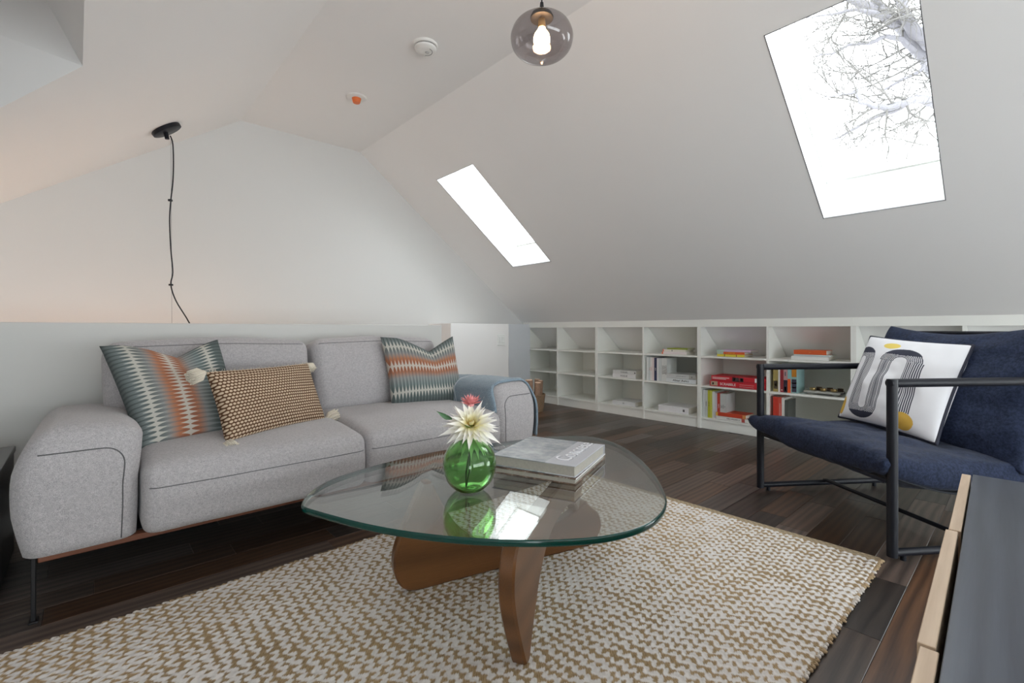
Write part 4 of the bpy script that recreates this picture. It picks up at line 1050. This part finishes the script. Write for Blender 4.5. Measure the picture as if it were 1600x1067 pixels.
m.set(cover_c, .22); m.b.inputs['Coat Weight'].default_value = .3; PHOTO = m.m
lowc = N('dark_photo_cover'); lowc.set(lowc.ramp(lowc.noise(lowc.coord(), 25, 5, .7), [(.35, (.03,.025,.02)), (.55, (.22,.14,.10)), (.7, (.60,.58,.55))]), .3); LOWC = lowc.m
# book axes: x along front-right -> (u), y from right/front toward left/back
PAGE2 = plain('aged_pages', (.42,.40,.35), .8, var=.15, scale=(120))
def tb_build(label, W_, D_, z, T, cov, dx=0, dy=0, rz=0, board=.0035):
    r = thing('coffee_table_book', label, 'book', m=Matrix.Translation((1.252, 1.059, z)) @ Matrix.Rotation(ang+rz, 4, 'Z') @ Matrix.Translation((dx, dy, 0)))
    MB().box((0,0,T-board), (W_,D_,T), bev=.0008).box((0,0,0), (W_,D_,board), bev=.0008).box((W_-board,0,0), (W_,D_,T), bev=.0008).build('cover', cov, r)
    MB().box((.005,.005,board), (W_-board,D_-.005,T-board)).build('pages', PAGE2, r)
    return r
b1 = tb_build('thinner photo book lying underneath on the glass table', .372, .325, GZ1+.0005, .022, LOWC, -.006, -.004, .02)
MB().box((.0,-.0006,.0185), (.372,-.0001,.0225)).build('white_cover_edge', WHITEI, b1)
b2 = tb_build('large grey photo book with raised script title lying on top of the other', .350, .335, GZ1+.0235, .0405, PHOTO)
text('Concrete', .088, plain('silver_script', (.80,.80,.84), .3), b2, Matrix.Translation((.195,.070,.0412)) @ Matrix.Rotation(0, 4, 'Z'), ext=.0012, font_scale_x=.86)
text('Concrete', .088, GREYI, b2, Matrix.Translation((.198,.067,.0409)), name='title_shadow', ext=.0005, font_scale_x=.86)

# ------------------------------------------------------------------ armchair
CO = Vector((2.449, .380, 0)); wd = Vector((.584, .8125, 0)).normalized(); bd = Vector((.8125, -.584, 0)).normalized()
CMx = Matrix(((wd.x, bd.x, 0, CO.x), (wd.y, bd.y, 0, CO.y), (0,0,1,0), (0,0,0,1)))
WC = .848
chair = thing('armchair', 'black tubular steel sling armchair with navy cushions beside the bookcase', 'armchair', tuple(CO))
CB = CMx.copy(); CB.translation = (0,0,0)
def cpart(name, mb, mat, smooth=True, kind=None): 
    me = mb.mesh(name, mat, smooth); return link(name, me, chair, m=CB)
RT_ = .018
def rect_tube(pts, r=RT_):
    return MB().tube(pts, r, 14)
AZ = .730; BZ = .034; DB = .80
for W_ in (0, WC):
    cpart('leg', rect_tube([(W_,0,BZ-.016),(W_,0,AZ+.016)], .0195), BLACKM)
    cpart('arm_rail', rect_tube([(W_,-.015,AZ),(W_,DB+.08,AZ)]), BLACKM)
    cpart('floor_rail', rect_tube([(W_,0,BZ),(W_,DB,BZ)], .016), BLACKM)
    cpart('leg', rect_tube([(W_,DB,BZ-.016),(W_,DB,AZ)], .018), BLACKM)
    for bb in (.05, DB-.06): cpart('foot_pad', MB().tube([(W_,bb,0),(W_,bb,BZ-.012)], .011, 12), BLACKM)
    cpart('bolt', MB().tube([(W_+(.02 if W_ == 0 else -.034),.0,.352),(W_+(.034 if W_ == 0 else -.02),.0,.352)], .009, 12), STEEL)
    cpart('back_post', rect_tube([(W_+(.03 if W_ == 0 else -.03),.62,.30),(W_+(.03 if W_ == 0 else -.03),.97,.93)], .014), BLACKM)
cpart('stretcher', MB().tube([(0,.41,.046),(WC*.03,.41,.052),(WC*.97,.41,.052),(WC,.41,.046)], .0105, 12), BLACKM)
cpart('front_rail', rect_tube([(.018,0,.338),(WC-.018,0,.338)], .012), BLACKM)
cpart('rear_rail', rect_tube([(.018,.64,.262),(WC-.018,.64,.262)], .012), BLACKM)
cpart('top_rail', rect_tube([(.03,.97,.93),(WC-.03,.97,.93)], .012), BLACKM)
NAVY = fabric('navy_canvas', (.009,.013,.028), (.027,.038,.078), 90, .5, .002, .85)
NAVY.node_tree.nodes['Principled BSDF'].inputs['Sheen Weight'].default_value = .06
SLING = plain('black_canvas', (.012,.014,.02), .85, var=.2, scale=90, bump=.3, bscale=400)
sg = MB(); sg.grid(lambda u, w: (.022+u*(WC-.044), -.014+w*.66, .352-.10*w+(-.045*math.sin(w*math.pi))-.02*math.sin(u*math.pi)*(.6+.4*math.sin(w*math.pi))), 20, 20)
o = cpart('seat_sling', sg, SLING, 'all'); sm2 = o.modifiers.new('thickness', 'SOLIDIFY'); sm2.thickness = .006
sg = MB(); sg.grid(lambda u, w: (.03+u*(WC-.06), .625+w*.35+.03*math.sin(w*math.pi), .27+w*.665), 16, 16)
o = cpart('back_sling', sg, SLING, 'all'); sm2 = o.modifiers.new('thickness', 'SOLIDIFY'); sm2.thickness = .006
# cushions in chair-local coordinates
mb, uv = pillow([(-.012,-.052,.395),(WC+.045,-.055,.412),(WC+.01,.74,.345),(-.01,.72,.322)], .205, 44, pinch=.02, q=.27, wr=.006, seed=12)
for i, p in enumerate(mb.v):
    x, y, z = p; s_ = math.sin(max(0, min(1, y/.7))*math.pi); mb.v[i] = (x, y+.010*mn.noise(Vector((x*3, y*12, 14))), z-.030*s_+.012*mn.noise(Vector((x*13+y*6, y*2.2, 31)))-.010*math.sin(max(0,min(1,x/WC))*math.pi)+.006*mn.noise(Vector((x*9, y*3.5, 4)))+.006*mn.noise(Vector((x*22, y*6, 9)))*max(0, 1-abs(x-.02)/.35))
me = mb.mesh('seat_cushion', NAVY, 'all'); weld(me); link('seat_cushion', me, chair, m=CB)
mb, uv = pillow([(-.02,.60,.335),(WC+.01,.58,.355),(WC+.005,.86,.972),(-.02,.88,.985)], .23, 44, pinch=.03, q=.36, wr=.006, seed=21)
for i, p in enumerate(mb.v):
    x, y, z = p; mb.v[i] = (x, y+.016*mn.noise(Vector((x*6+z*4, z*9, 2)))+.007*mn.noise(Vector((x*15, z*20, 7))), z-.05*max(0,(z-.8))/.17*math.sin(max(0,min(1,x/WC))*math.pi)*1.0)
me = mb.mesh('back_cushion', NAVY, 'all'); weld(me); link('back_cushion', me, chair, m=CB)
# printed cushion on the chair
PC = [at(1311,651,2.74), at(1463,694,2.16), at(1521,540,2.27), at(1361,526,2.82)]
n = 300
org = (PC[0]+PC[1])/2
pc = thing('printed_cushion', 'white square cushion with black looping line print, mustard dots and navy piping on the armchair', 'pillow', tuple(org))
mb, uv = pillow([p-org for p in PC], .15, n, pinch=.045, q=.38, wr=.004, seed=30)
U = np.array([a for a, b in uv]); Vv = np.array([b for a, b in uv])
colp = np.tile(np.array([.74,.74,.77]), (len(U), 1))
half = (n+1)*(n+1)
NL = 9
def band(x0, x1, u, v, vb, vt):
    """vertical striped bar between x0..x1, v in vb..vt: returns ink mask"""
    f_ = (u-x0)/(x1-x0); return (f_ > 0) & (f_ < 1) & (v > vb) & (v <= vt) & ((f_*NL % 1) < .60)
def arch(cx_, r0, r1, u, v, vc, up=True, asp=1.0):
    r_ = np.hypot((u-cx_), (v-vc)*asp); f_ = (r_-r0)/(r1-r0); side = (v >= vc) if up else (v <= vc)
    solid = (f_ > 0) & (f_ < 1) & side
    ln = solid & ((f_*NL % 1) < .62)
    return np.where(np.abs(v-vc) > .5*(r1/asp), solid, ln) & solid
ink = np.zeros(len(U), bool)
w_ = .145; g_ = .10
# path: up at x=.02..., arch over to x, down, arch under, up, arch over, down (open end)
for x0, x1, vb, vt in ((-.09, .05, .30, .70), (.12, .25, .16, .70), (.34, .47, .16, .70), (.62, .79, .17, .70)): ink |= band(x0, x1, U, Vv, vb, vt)
for c0, r0, r1, up, vc, asp in ((.085, .035, .165, True, .70, 1.10), (.295, .045, .175, False, .16, 1.30), (.545, .075, .225, True, .70, 1.45)): ink |= arch(c0, r0, r1, U, Vv, vc, up, asp)
colp[ink] = (.025,.028,.05)
for cu_, cv_, ru, rv in ((.73,.095,.10,.080), (.035,.13,.045,.10), (.37,.885,.09,.04)):
    d_ = ((U-cu_)/ru)**2+((Vv-cv_)/rv)**2; colp[d_ < 1] = (.62,.38,.06) if cv_ < .5 else (.72,.55,.12)
colp[half:] = (.62,.63,.66)
me = mb.mesh('cover', None, 'all'); ca = me.color_attributes.new('print', 'FLOAT_COLOR', 'POINT')
ca.data.foreach_set('color', np.concatenate([colp, np.ones((len(U), 1))], 1).astype(np.float32).ravel()); weld(me)
m = N('printed_canvas'); a_ = m.n('ShaderNodeAttribute'); a_.attribute_name = 'print'; m.set(a_.outputs['Color'], .85); m.bump(m.noise(m.coord(), 500, 2), .3, .001); me.materials.append(m.m)
link('cover', me, pc)
MB().tube(edge_pts(mb, n, 0)[::4], .0075, 8, closed=True).build('piping', plain('navy_piping', (.012,.014,.03), .7), pc, 'all')

# ------------------------------------------------------------------ dresser bottom right
dz_ = math.radians(1.9)
DO = Vector((1.812, .106, 0))
dr = thing('dresser', 'low black-stained dresser with pale ash drawer fronts in the lower right foreground', 'dresser', m=Matrix.Translation(DO) @ Matrix.Rotation(dz_, 4, 'Z'))
MB().box((-1.53,-.45,.530), (0,0,.55), bev=.001).build('dresser_top', BLACKWOOD, dr)
for x in (-1.528, -1.03, -.522, -.020): MB().box((x,-.445,.06), (x+.018,-.004,.53)).build('side_panel', BLACKLAM, dr)
MB().box((-1.51,-.445,.06), (-.02,-.430,.53)).build('back_panel', BLACKLAM, dr)
MB().box((-1.51,-.43,.06), (-.02,-.004,.078)).build('bottom_panel', BLACKLAM, dr)
for x in (-1.48, -.05):
    for y in (-.41, -.05): MB().box((x-.02,y-.02,0), (x+.02,y+.02,.06)).build('leg', BLACKLAM, dr)
segs = [(-.522, -.002, .0035, .0), (-1.018, -.528, .0075, .004), (-1.53, -1.026, .004, .0)]
for x0, x1, gap, dzv in segs:
    for z0, z1_ in ((.30,.5475), (.065,.295)):
        d = link('drawer', None, dr)
        MB().box((x0, gap, z0), (x1, gap+.0185, z1_), bev=.001).build('drawer_front', PALEWOOD, d)
        MB().box((x0+.03, -.40, z0+.01), (x1-.03, gap, z0+.15)).build('drawer_box', BLACKLAM, d)
